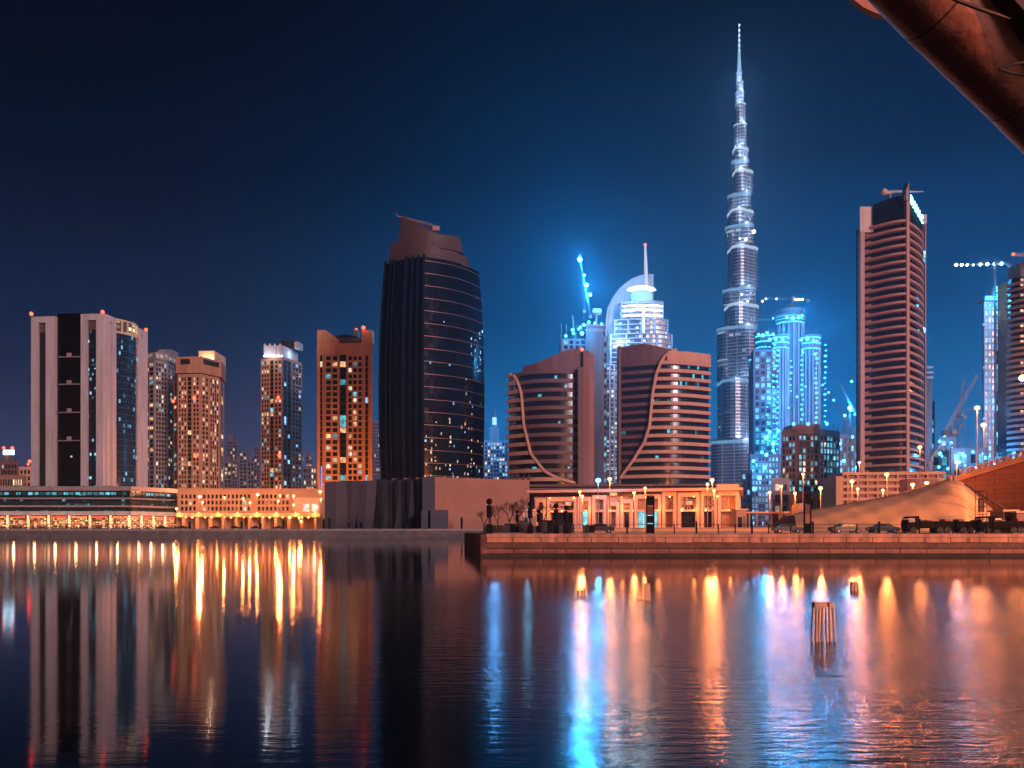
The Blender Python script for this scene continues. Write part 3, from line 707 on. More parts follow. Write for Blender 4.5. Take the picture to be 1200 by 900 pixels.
    mb = MB(); mb.box(X(495.5, 386), X(510, 386), 383.5, 386, LG, zt2+.05); mb.build('corner_pier', stone('blue blade metal', (.045, .06, .11)), p)
    mb = MB(); mb.box(X(505, 380), X(524.5, 380), 378, 384, LG, Z(597.5, 380)); mb.box(X(494, 381), X(502, 381), 379, 384, LG, Z(598, 380)); mb.build('entrance_kiosk', M_SLATE, p)
    mb = MB()
    for k in range(6): px = 583+k*6.4; mb.prism([(X(px, 398), 398), (X(px+6, 398), 398), (X(px+6, 400), 400), (X(px, 400), 400)], zt2-4, [zt2-1.8, zt2+2.6, zt2+2.6, zt2-1.8])
    mb.build('sawtooth_roof', M_DSTEEL, p)
black_tower()

# ------------------------------------------------------------------ the two crescent buildings
def crescent(name, label, p0, p1, d0, d1, bulge, ytop, ybot, nb, curve, side, roof, extra):
    """banded building; 'curve' gives the px of the S-shaped ribbon for each py; side=-1: proud shell left of ribbon"""
    r = thing(name, label, 'building', (X((p0+p1)/2, d0), d0+12, RG))
    pts = arc(p0, d0, p1, d1, bulge, 40)
    dm = d0; zt = lambda y: Z(y, dm-bulge*.6)
    # px of each arc point
    pxs = [600+FP*x/y for x, y in pts]
    def sub(a, b):
        out = []
        for i, q in enumerate(pxs):
            if i and (pxs[i-1] < a < q): k = (a-pxs[i-1])/(q-pxs[i-1]); out.append((pts[i-1][0]+(pts[i][0]-pts[i-1][0])*k, pts[i-1][1]+(pts[i][1]-pts[i-1][1])*k))
            if a <= q <= b: out.append(pts[i])
            if i and (pxs[i-1] < b < q): k = (b-pxs[i-1])/(q-pxs[i-1]); out.append((pts[i-1][0]+(pts[i][0]-pts[i-1][0])*k, pts[i-1][1]+(pts[i][1]-pts[i-1][1])*k))
        return out
    def cx(y):
        for (ya, a), (yb, b) in zip(curve, curve[1:]):
            if ya <= y <= yb: return a+(b-a)*(y-ya)/(yb-ya)
        return curve[0][1] if y < curve[0][0] else curve[-1][1]
    gl = glass('crescent glazing', (.012, .012, .016), .1, .05, (1.7, 4.4), ((.1, .7, .9), (.3, .6, 1)), 1.3)
    back = [(pts[-1][0]*1.06-1, pts[-1][1]*1.06), (pts[0][0]*1.06+1, pts[0][1]*1.06)]
    mb = MB(); mb.prism(pts+back, RG, zt(ytop)-.5)
    for i in range(0, 41): mb.band([pts[i], (pts[i][0]+.1, pts[i][1])], RG, zt(ytop)-.6, .01, .08, 1)
    mb.build('glazing', [gl, stone('black transom', (.008, .009, .012), .92)], r)
    pitch = (ybot-ytop)/nb
    light, dark = extra['light'], extra['dark']
    for k in range(nb):
        y = ytop+(k+.0)*pitch; c = cx(y+pitch*.2); z1 = zt(y); z0 = zt(y+pitch*.42)
        for a, b, proud in ((p0+.01, c, side < 0), (c, p1-.01, side > 0)):
            if b-a < 2: continue
            q = sub(a, b)
            if len(q) < 2: continue
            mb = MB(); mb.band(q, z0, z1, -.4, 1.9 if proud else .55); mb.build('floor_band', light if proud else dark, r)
    # the ribbon
    rb = []
    ys = [curve[0][0]+(curve[-1][0]-curve[0][0])*k/40 for k in range(41)]
    for y in ys:
        p = cx(y); q = sub(p-.01, p+.01+.6) or [pts[0]]
        x, yy = q[0]; yy2 = yy-1.0
        z = zt(y); rb.append((x, yy2, z))
    rings = []
    for i, p in enumerate(rb):
        a = Vector(rb[max(0, i-1)]); b = Vector(rb[min(40, i+1)]); t = (b-a); t.y = 0; t.normalize(); n = Vector((t.z, 0, -t.x)); p = Vector(p); w = .62
        rings.append([p+n*w+Vector((0, 1.4, 0)), p+n*w+Vector((0, -1.5, 0)), p-n*w+Vector((0, -1.5, 0)), p-n*w+Vector((0, 1.4, 0))])
    mb = MB(); mb.loft(rings); mb.build('edge_ribbon', light, r)
    # roof screen
    rp = []; zl = []
    for (px, py) in roof:
        q = sub(px-.5, px+.5) or ([pts[0]] if px < (p0+p1)/2 else [pts[-1]]); rp.append(q[0]); zl.append(zt(py))
    rings = [[(x, y-.75+.0, zt(ytop)-1.0), (x, y+2.2, zt(ytop)-1.0), (x, y+2.2, z), (x, y-.75, z)] for (x, y), z in zip(rp, zl)]
    mb = MB(); mb.loft(rings); mb.build('roof_screen', dark, r)
    return r, zt, sub
CL = stone('crescent light stone', (.48, .3, .23), .7, .2, .3); CD = stone('crescent stone shade tone', (.13, .078, .072), .7, .2, .3)  # lit and shaded tones of one stone, the shading put into the colour
g_curve = [(439, 601), (442, 603.5), (450, 607.5), (463, 611), (500, 614), (533, 622), (554, 638), (562, 654), (566.5, 671), (569, 682)]
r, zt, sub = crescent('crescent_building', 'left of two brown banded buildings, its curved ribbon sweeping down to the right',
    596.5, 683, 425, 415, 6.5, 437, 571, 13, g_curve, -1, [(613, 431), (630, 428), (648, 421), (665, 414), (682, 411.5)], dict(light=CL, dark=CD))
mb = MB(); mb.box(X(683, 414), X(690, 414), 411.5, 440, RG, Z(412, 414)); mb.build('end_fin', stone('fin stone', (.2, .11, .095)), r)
mb = MB(); mb.box(X(690.05, 414), X(696, 414), 413.4, 440, RG, Z(414, 414)); mb.build('end_fin', stone('fin paler stone', (.27, .15, .13)), r)  # outer fin in a slightly paler stone
q = sub(613, 682); mb = MB(); mb.band(q, Z(437, 413), Z(431.5, 413), -.3, .9); mb.build('cornice', CD, r)
mb = MB(); mb.box(X(676.5, 414), X(683, 414), 409.6, 411.2, RG+14, Z(431.5, 413)); mb.build('frame_post', CD, r)
beacon(r, X(682, 414), 414, Z(411.5, 414), .8)
j_curve = [(412, 792), (414, 786), (419, 779), (426, 774), (440, 768.5), (463, 764), (500, 760.5), (520, 754), (540, 741), (560, 726)]
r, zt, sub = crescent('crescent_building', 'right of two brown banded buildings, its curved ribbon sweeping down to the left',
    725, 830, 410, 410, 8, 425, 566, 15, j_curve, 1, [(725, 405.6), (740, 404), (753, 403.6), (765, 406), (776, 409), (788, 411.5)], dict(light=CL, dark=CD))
q = sub(781, 829.9); mb = MB(); mb.band(q, Z(424.5, 403), Z(412.6, 403), -8, 1.9); mb.build('cornice', CL, r)
mb = MB(); mb.band(sub(725.1, 774), Z(424.5, 403), Z(416, 403), -.3, .8); mb.build('cornice', CD, r)
mb = MB(); mb.box(X(724.4, 410), X(727.5, 410), 408.6, 414, RG, Z(405.6, 410)); mb.build('end_fin', CD, r)

# ------------------------------------------------------------------ orange mall on the right bank
def mall():
    r = thing('shopping_mall', 'orange-lit low mall with big patterned screens below the crescent buildings', 'shopping centre', (X(745, 225), 230, RG))
    f = FF(624, 228, 866, 214); z = lambda y: Z(y, 222)
    mo = stone('mall render', (.62, .38, .25), .8, .15, .2, False)
    block('wall', [f.pt(0, -2), f.pt(f.L, -2), f.pt(f.L, -40), f.pt(0, -40)], RG, z(577), mo, r)
    mb = MB(); f.bx(mb, -1, f.L+1, z(576.6), z(573.6), -41, 2.5); mb.build('roof_slab', mo, r)
    mb = MB(); f.bx(mb, 0, f.L, z(581), z(576.8), -2.1, -1.6); mb.build('clerestory', glass('clerestory glass', (.03, .02, .02), .2, .05, (2, 2)), r)
    # pale front with bays: (px0,px1, top)
    scrn = stone('patterned screen', (.34, .2, .15), .8, .5, 2.2, False)
    doors = [emit('cyan shop interior', (.1, .65, .75), 1.5, True), emit('blue shop interior', (.05, .2, 1), 2.2, True), emit('pale shop interior', (.9, .75, .65), 1.4, True)]
    bays = [(627, 640, 583, 2), (641, 676, 582, 3), (677, 693, 582, 1), (694, 711, 580, 1), (712, 726, 588, 0), (727, 742, 585, 1), (743, 775, 580, 0), (776, 793, 577, 1), (794, 820, 578, 2), (821, 840, 577, 2), (841, 866, 577, 1)]
    for (a, b, t, kind) in bays:
        w = f.u(b)-f.u(a); u0, u1 = f.u(a), f.u(b); zt = z(t); zb = RG
        mb = MB(); e = .8
        f.bx(mb, u0, u0+e, zb, zt, -2, .3); f.bx(mb, u1-e, u1-.01, zb, zt, -2, .3); f.bx(mb, u0+e, u1-e, zt-1.1, zt, -2, .28)
        f.bx(mb, u0+e, u1-e, z(600), z(597.5), -2, .28); fr = mb.build('bay_frame', mo, r)
        mb = MB(); f.bx(mb, u0+e+.005, u1-e-.005, z(597.6), zt-1.08, -1.6, -1.3); s = mb.build('screen', scrn if kind in (0, 1) else glass('mall glass', (.05, .03, .03), .2, .5, (1.6, 1.6), ((.9, .5, .3), (.25, .85, .95)), 1.4), fr)
        mb = MB()   # lattice of slanting bars in front of the panes
        if kind:
            n = int(w/1.1)
            for k in range(n):
                x0 = u0+e+(w-2*e)*k/n; x1 = x0+R.uniform(-1.2, 1.2); x1 = min(max(x1, u0+e), u1-e)
                p, q = f.pt(x0, -1.2), f.pt(x1, -1.2); mb.bar((*p, z(597.4)), (*q, zt-1.2), .11)
            for k in range(4):
                p, q = f.pt(u0+e, -1.15), f.pt(u1-e, -1.15); h0, h1 = R.uniform(0, 1), R.uniform(0, 1); zz = lambda h: z(597)+(zt-1.2-z(597))*h
                mb.bar((*p, zz(h0)), (*q, zz(h1)), .11)
            mb.build('lattice', mo, fr)
        n = max(1, int(w/4.6))
        for k in range(n):
            a0 = u0+e+(w-2*e)*k/n; a1 = a0+(w-2*e)/n-.35
            mb = MB(); f.bx(mb, a0+.15, a1, RG, z(600.1), -1.95, -1.6)
            mt = R.choice([doors[0], doors[2], M_DARKW, M_DARKW, scrn]);
            if 655 < a < 680: mt = doors[1] if k % 2 else doors[0]
            mb.build('shop_window', mt, r)
            mb = MB(); f.bx(mb, a1, a1+.4, RG, z(600.1), -1.9, -.3); mb.build('pillar', mo, r)
    for k in range(16):
        px = 645+k*14; p = f.pt(f.u(px), .75); mb = MB(); mb.ball((p[0], p[1], z(598.5 if k % 2 else 583)), .16+.05*(k % 3), 0, 8, 5); mb.build('wall_light', M_SODIUM, r)
        if k % 3 == 0: point((p[0], p[1]-1.2, z(596)), SOD, 500, .4, 'lamp_light', r)
    mb = MB(); f.pbx(mb, 840, 866, z(569.5), z(573.5), -30, 1); mb.build('roof_block', mo, r)
    # brown drum-shaped link building between the crescents' feet
    r2 = thing('link_building', 'dark banded podium storeys between the feet of the crescent buildings', 'building', (X(720, 395), 395, RG))
    g = FF(622, 395, 868, 388)
    mb = MB(); g.bx(mb, 0, g.L, RG, Z(574.5, 392), -12, 0); mb.build('glazing', M_BLACKG, r2)
    for t, b in ((567.5, 570), (571.6, 573.4)):
        mb = MB(); g.bx(mb, -.5, g.L+.5, Z(b, 392), Z(t, 392), -12, 1.2); mb.build('floor_band', CD, r2)
mall()

# ------------------------------------------------------------------ arch-topped hotel
WLIT = glass('hotel lit glass', (.04, .06, .1), .2, .55, (3.2, 4.0), ((.9, .95, 1), (.2, .5, 1)), 1.6)
M_WHITEC = stone('white concrete', (.3, .36, .45))
def arch_tower():
    d = 760
    r = thing('hotel_tower', 'white-lit tower with a sail-like arch and thin spire above banded storeys', 'tower', (X(748, d), d+15, RG))
    z = lambda y: Z(y, d)
    # arch slab: outer outline
    out = [(708, 566), (708, 430), (711, 400), (711.5, 375), (714, 358), (720, 346), (727, 337), (736, 329.5), (744, 324.5), (752, 321.8), (760, 320.6), (767, 320.5), (767.3, 356), (766.5, 430), (766.5, 566)]
    inn = None
    poly = [(X(p, d), z(y)) for p, y in out]; n = len(poly); mb = MB()
    vs = [(x, d+6, zz) for x, zz in poly]+[(x, d+22, zz) for x, zz in poly]
    mb.add(vs, [tuple(range(n)), tuple(range(2*n-1, n-1, -1))]+[(i, n+i, n+(i+1) % n, (i+1) % n) for i in range(n)])
    mb.build('arch_wall', M_WHITEC, r)
    # raised rim along the arch
    rim = [(X(p, d), d+4.8, z(y)) for p, y in out[:12]]
    mb = MB(); mb.tube(rim, 1.2, 6); mb.build('arch_rim', M_WHITEC, r)
    # tiers
    def tier(p0, p1, t, b, bul, nm='tier', lines=None, mat=WLIT, dd=0):
        pts = arc(p0, d-dd, p1, d-dd, bul, 12); mb = MB(); mb.prism(pts+[(pts[-1][0], d+5.9), (pts[0][0], d+5.9)], z(b), z(t)); tr = mb.build(nm, mat, r)
        mb = MB(); k = int((z(t)-z(b))/4.0)
        for i in range(k+1): zz = z(b)+(z(t)-z(b))*i/max(1, k); mb.band(pts, zz-.45, zz+.45, -.2, .9)
        mb.build('balcony_band', M_WHITEC, tr)
        mb = MB()
        for i in range(0, 13, 3 if p1-p0 > 30 else 4):
            q = pts[i]; mb.box(q[0]-.7, q[0]+.7, q[1]-1.5, q[1]+.8, z(b), z(t))
        mb.build('pier', M_WHITEC, tr); return tr
    tier(715.5, 787, 394, 566, 5, dd=6); tier(720, 782, 376.5, 393.9, 4, dd=4)
    tr = tier(728, 776.5, 356.5, 376.4, 3, dd=2)
    mb = MB()
    led = emit('hotel strip light', (.95, .9, 1), 6)
    for y in (361, 366.2, 372.5): mb.band(arc(730, d-3.4, 776, d-3.4, 3, 8), z(y), z(y)+1.3, 0, .5)
    mb.build('light_strip', led, tr)
    mb = MB(); mb.box(X(752, d), X(753.6, d), d-9.2, d-7, z(392), z(360)); mb.build('light_strip', led, tr)
    mb = MB(); pts = arc(726.5, d-2.5, 777.5, d-2.5, 3.4, 10); mb.prism(pts+[(pts[-1][0], d+5.8), (pts[0][0], d+5.8)], z(356.4), z(354)); mb.build('terrace_slab', M_WHITEC, r)
    # glowing recess, canopy disc, spire
    mb = MB(); mb.loft([[(X(752, d)+rr*math.cos(t*math.pi/12)*(1.0), d+2+rr*.4*math.sin(t*math.pi/12), zz) for t in range(24)] for rr, zz in ((8, z(341)), (13.5, z(339.5)), (11.5, z(336.5)), (5, z(334.2)))]); mb.build('canopy', emit('canopy light', (.85, 1, .95), 1.6), r)
    mb = MB(); mb.loft([[(X(752, d)+rr*math.cos(t*math.pi/10), d+1+rr*.5*math.sin(t*math.pi/10), zz) for t in range(20)] for rr, zz in ((9, z(353.9)), (10, z(346)), (8, z(341)))]); mb.build('lantern', emit('lantern glow', (.35, .85, .95), .9), r)
    mb = MB(); x = X(758, d); mb.tube([(x, d+3, z(334)), (x-.4, d+3, z(310)), (x-1, d+3, z(285.5))], [1.8, 1.5, .9], 8); mb.build('spire', emit('lit spire', (.75, .7, .8), .75), r)
    mb = MB(); mb.ball((x-1, d+3, z(285.5)), 1.2, 0, 8, 5); mb.build('beacon', M_RED, r)
    # lower left wing
    tr = tier(709, 724.5, 430, 566, 2, dd=7)
    point((X(745, d), d-30, z(352)), (.5, .9, 1), 30000, 3, 'floodlight', r); point((X(716, d), d-25, z(400)), (.7, .85, 1), 40000, 3, 'floodlight', r)
    point((X(750, d), d-60, z(440)), (.4, .65, 1), 50000, 3, 'floodlight', r)
arch_tower()

# ------------------------------------------------------------------ cranes
def crane(label, d, base, top, jib0, jib1, lights=(), lm=None, mat=None, w=1.3, name='tower_crane', lr=.9, z0=RG, cab=True):
    """base/top: (px,py) of the mast, jib0 -> jib1 ends"""
    P = lambda q: Vector((X(q[0], d), d, Z(q[1], d)))
    r = thing(name, label, 'crane', (X(base[0], d), d, max(z0, Z(base[1], d))))
    mat = mat or M_STEEL
    def lattice(mb, a, b, w, step):
        t = (b-a).normalized(); up = Vector((0, 1, 0)); s = t.cross(up).normalized(); L = (b-a).length; n = max(2, int(L/step)); th = w*.1+.08
        for sx in (-1, 1):
            for sy in (-1, 1): o = s*sx*w/2+up*sy*w/2; mb.bar(a+o, b+o, th)
        for i in range(n):
            p, q = a+(b-a)*i/n, a+(b-a)*(i+1)/n; sg = 1 if i % 2 else -1
            for sy in (-1, 1): mb.bar(p+s*sg*w/2+up*sy*w/2, q-s*sg*w/2+up*sy*w/2, th*.7)
    mb = MB(); lattice(mb, P(base), P(top), w, w*1.5); mb.build('mast', mat, r)
    mb = MB(); lattice(mb, P(jib0), P(jib1), w*.8, w*1.4); mb.build('jib', mat, r)
    c = P(jib0); mb = MB(); mb.box(c.x-w, c.x+w, c.y-w, c.y+w, c.z-2.2*w, c.z-.3*w); mb.build('counterweight', M_CONC, r)
    t = P(top); mb = MB(); mb.box(t.x-w*.9, t.x+w*.9, t.y-w*1.5, t.y-w*.55, t.z-w*.4, t.z+w*1.3); mb.build('cab', M_GREYC, r)
    mb = MB(); ap = t+Vector((0, 0, 4*w)); mb.bar(t, ap, .25*w); mb.bar(ap, P(jib1)*.6+t*.4, .08*w); mb.bar(ap, c, .08*w); mb.build('tie_bar', mat, r)
    for q in lights:
        p = P(q[:2]); k = q[2] if len(q) > 2 else 1
        mb = MB(); mb.ball(p, lr*k, 0, 8, 5); mb.build('work_light', lm or M_CYANL, r)
    return r
STAR = emit('star work lamp', (.05, .5, 1), 30)
c = crane('luffing crane with four brilliant cyan lamps on its raised jib', 700, (684, 375), (684.5, 366), (692, 369), (678.5, 298), [(679.5, 304, 1.7), (684.5, 322.5, 1.0), (687.5, 334, 1.35), (691.5, 345.5, 1.2)], STAR, lr=1.1)
for px, py, k in ((679.5, 304, 1), (687.5, 334, .8), (691.5, 345.5, .7)): point((X(px, 699), 697, Z(py, 699)), CY, 220000*k, 1.5, 'work_light', c)
crane('horizontal crane jib carrying a row of eight white lamps against the sky', 620, (1166, 420), (1166, 310), (1182, 309), (1117, 310.5), [(1120.5, 310.5), (1127, 310.5), (1133.5, 310.5, .8), (1140.5, 310.5, .6), (1149, 310), (1157, 309.5, 1.1), (1165.5, 309.2), (1173.5, 309, 1.1)], emit('white crane lamp', (.6, .85, 1), 25), w=1.0, lr=1.0)
crane('pale luffing crane reaching up right behind the tall street lamps', 560, (1116, 530), (1116, 508), (1108, 504), (1146, 439), [(1107, 510, 1.3)], mat=M_PINK, w=1.8)
crane('second pale luffing crane leaning behind the first one', 600, (1124, 530), (1124, 500), (1119, 506), (1130, 443), [], mat=M_GREYC, w=1.3)
crane('third crane with a drooping boom beside the tall street lamps', 590, (1137, 535), (1129, 490), (1124, 484), (1140, 478), [(1127, 487, .7)], mat=M_GREYC, w=1.4)
crane('small crane with a low diagonal boom at the foot of the salmon tower', 500, (1091, 560), (1091, 540), (1088, 543), (1104, 519), [], mat=M_PEACH, w=.8)
c = crane('flat crane above the blue-lit cluster with a lit jib', 900, (929, 362), (929, 350.5), (947, 350.5), (895, 349.5), [(897.5, 350.3, .9), (910, 350.3, .8), (932, 351, 1.2), (936, 351, 1.3), (940, 351, 1.2)], emit('white crane lamp', (.6, .85, 1), 25), w=1.6, z0=200)
crane('thin crane jib crossing between the needle tower and the blue cluster', 905, (908, 380), (908, 374), (912, 375.5), (886, 374), [(906, 373)], w=1.2, z0=200)
crane('diagonal boom lit by cyan lamps low on the blue cluster', 880, (912, 520), (912, 496), (909, 500), (944, 452), [(911, 497, 1.3), (917, 489), (924, 478), (934, 465, 1.2), (944, 453)], M_CYANL, w=1.8)
crane('crane beside the grey block carrying two cyan lamps', 620, (991, 520), (990, 492), (998, 500), (962, 448), [(964, 451, .7), (971, 460, .8), (977, 469, .9)], M_CYANL, w=1.0)
c = crane('short upright crane with one brilliant cyan star lamp', 560, (997, 560), (996, 482), (1002, 484), (984, 449), [(996, 478, 1.5), (990, 487, .9), (998, 447, .8)], STAR, w=.9)
point((X(996, 558), 556, Z(478, 558)), CY, 50000, 1.5, 'work_light', c)

# ------------------------------------------------------------------ concrete-core tower under construction
def construct_h():
    d = 700; z = lambda y: Z(y, d)
    r = thing('unfinished_tower', 'unfinished blue-grey tower with bare core behind the left crescent building', 'tower', (X(680, d), d+15, RG))
    mb = MB(); mb.box(X(687, d), X(707, d), d, d+22, RG, z(383)); mb.build('core', M_CONC, r)
    mb = MB(); mb.box(X(686, d), X(708.5, d), d-1.2, d+23, z(389), z(386)); mb.box(X(685, d), X(709, d), d-1.2, d+23, z(383), z(380)); mb.build('formwork', M_STEEL, r)
    mb = MB(); mb.box(X(657, d), X(686.95, d), d+3, d+22, RG, z(396)); w = mb.build('wing', M_SLATE, r)
    f = FF(657, d+3, 687, d+3)
    grid(r, f, 2, f.L-.5, z(566), z(397), 4, 28, M_CONC, [(L_CYAN, .22), (L_WHITE, .05)], pier=.35, slab=.3)
    f2 = FF(707.1, d+2, 711, d+2); grid(r, f2, .3, f2.L, z(566), z(394), 1, 28, M_CONC, [(L_CYAN, .6)], pier=.3, slab=.3)
    finish_windows(r)
    for px, py in ((663, 394), (672, 391), (678, 386), (680, 384), (684, 381), (690, 378), (697, 379), (705, 380), (682, 391), (671, 387)):
        mb = MB(); mb.ball((X(px, d-1), d-1, z(py)), R.uniform(.9, 1.7), 0, 8, 5); mb.build('work_light', M_CYANL, r)
    mb = MB()
    for px in (658, 664, 673, 676, 690, 700, 706): mb.bar((X(px, d), d+4, z(395)), (X(px, d), d+4, z(378+R.uniform(-3, 6))), .5)
    mb.bar((X(673, d), d+4, z(396)), (X(671, d), d+4, z(368)), .6); mb.bar((X(675, d), d+4, z(396)), (X(671, d), d+4, z(368)), .6)
    mb.build('rebar_post', M_STEEL, r, kind='stuff')
    mb = MB(); mb.box(X(695, d), X(705, d), d, d+8, z(366), z(361.5)); mb.bar((X(699, d), d+3, z(383)), (X(700, d), d+3, z(362)), 1.2); mb.build('concrete_placer', M_PINK, r)
    point((X(680, d), d-14, z(388)), CY, 50000, 1.5, 'work_light', r)
construct_h()

# ------------------------------------------------------------------ needle supertower
def needle():
    d = 1380; z = lambda y: Z(y, d)
    r = thing('supertall_tower', 'tallest stepped needle tower lit silver-blue with a thin spire', 'skyscraper', (X(866, d), d, RG))
    tiers = [(833, 890, 516, 640), (837, 890, 446, 516), (840.5, 889, 384, 446), (846.5, 888, 357.5, 384), (847.5, 887.3, 339, 357.5), (850.8, 887, 290, 339), (850.6, 884.5, 265, 290), (851, 882, 247, 265), (853.5, 881, 228, 247), (857.5, 881.5, 200, 228), (857.8, 877.8, 188, 200), (858.2, 876, 173, 188), (860.8, 875.2, 146, 173), (861.8, 873, 121, 146), (862.4, 871.8, 108, 121), (863, 870.4, 95, 108), (863.8, 869.2, 84, 95)]
    body = glass('needle cladding', (.08, .11, .16), .28, .14, (5, 6.5), ((.6, .8, 1), (.3, .6, 1)), 1.0)
    ringm = stone('silver fins', (.42, .47, .56), .35, .2, metal=.4)
    led = emit('tower crown light', (.6, .8, 1), .7); ledb = emit('tower blue light', (.25, .6, 1), .5)
    def prof(cx, w, ph, n=30):
        out = []
        for i in range(n):
            a = 2*math.pi*i/n; q = w*(.86+.14*math.cos(3*(a+ph)))
            out.append((cx+q*math.cos(a), d+q*math.sin(a)))
        return out
    for i, (p0, p1, t, b) in enumerate(tiers):
        cx = X((p0+p1)/2, d); w = (p1-p0)/2*d/FP; zb = max(RG, z(b)); ztp = z(t)
        pr = prof(cx, w, 0 if i % 2 else math.pi/3)
        mb = MB(); mb.prism(pr, zb, ztp); tr = mb.build('setback_tier', body, r)
        mb = MB(); pr2 = [(cx+(x-cx)*1.0, y) for x, y in pr]; H = ztp-zb; k = max(2, int(H/5.2))
        for j in range(k): zz = zb+H*(j+.5)/k; mb.band(pr[::-1], zz-.75, zz+.75, -1, 0.0, 0, True); mb.band(pr, zz-.75, zz+.75, -.2, .9, 0, True)
        mb.build('floor_ring', ringm, tr)
        # vertical ribs
        mb = MB()
        for j in range(0, 30, 3):
            x, y = pr[j]
            if y < d+w*.3: mb.box(x-.35, x+.35, y-.7, y+.6, zb, ztp)
        mb.build('rib', ringm, tr)
        hh = 7 if w > 12 else 3.5
        mb = MB(); mb.band(pr, ztp-hh, ztp-hh*.35, .8, 1.5, 0, True)
        mb.build('setback_light', led if i in (3, 5, 7, 9, 11, 12, 13) else ledb, tr)
    for pxx, py, k in ((863, 205, 1), (878, 278, 1.6), (869, 287, 1.2), (862, 286, .9), (888, 358, 1), (871, 358, 1), (860, 360, .8), (864, 350, .9)):
        mb = MB(); mb.ball((X(pxx, d), d-26, z(py)), 2.0*k, 0, 8, 5); mb.build('floodlight', emit('warm flood', (1, .85, .7), 4), r)
    mb = MB()
    mb.tube([(X(866.4, d), d, z(84)), (X(866.3, d), d, z(70)), (X(866.2, d), d, z(55)), (X(866.1, d), d, z(40)), (X(866, d), d, z(27))], [3.4, 2.6, 1.8, 1.2, .5], 8); mb.build('spire', emit('spire light', (.3, .6, .9), .9), r)
    for y in range(30, 84, 6): mb = MB(); mb.ball((X(866.3, d), d-1, z(y)), 1.2, 0, 8, 5); mb.build('spire_lamp', emit('spire lamp', (.7, .9, 1), 4), r)
    for i, (p0, p1, t, b) in enumerate(tiers):
        w = (p1-p0)/2*d/FP
        point((X((p0+p1)/2+(4 if i % 2 else -4), d), d-w*1.35-6, z(min(b, 600))+3), (.55, .75, 1), 26000 if i > 1 else 50000, 3, 'floodlight', r)
needle()

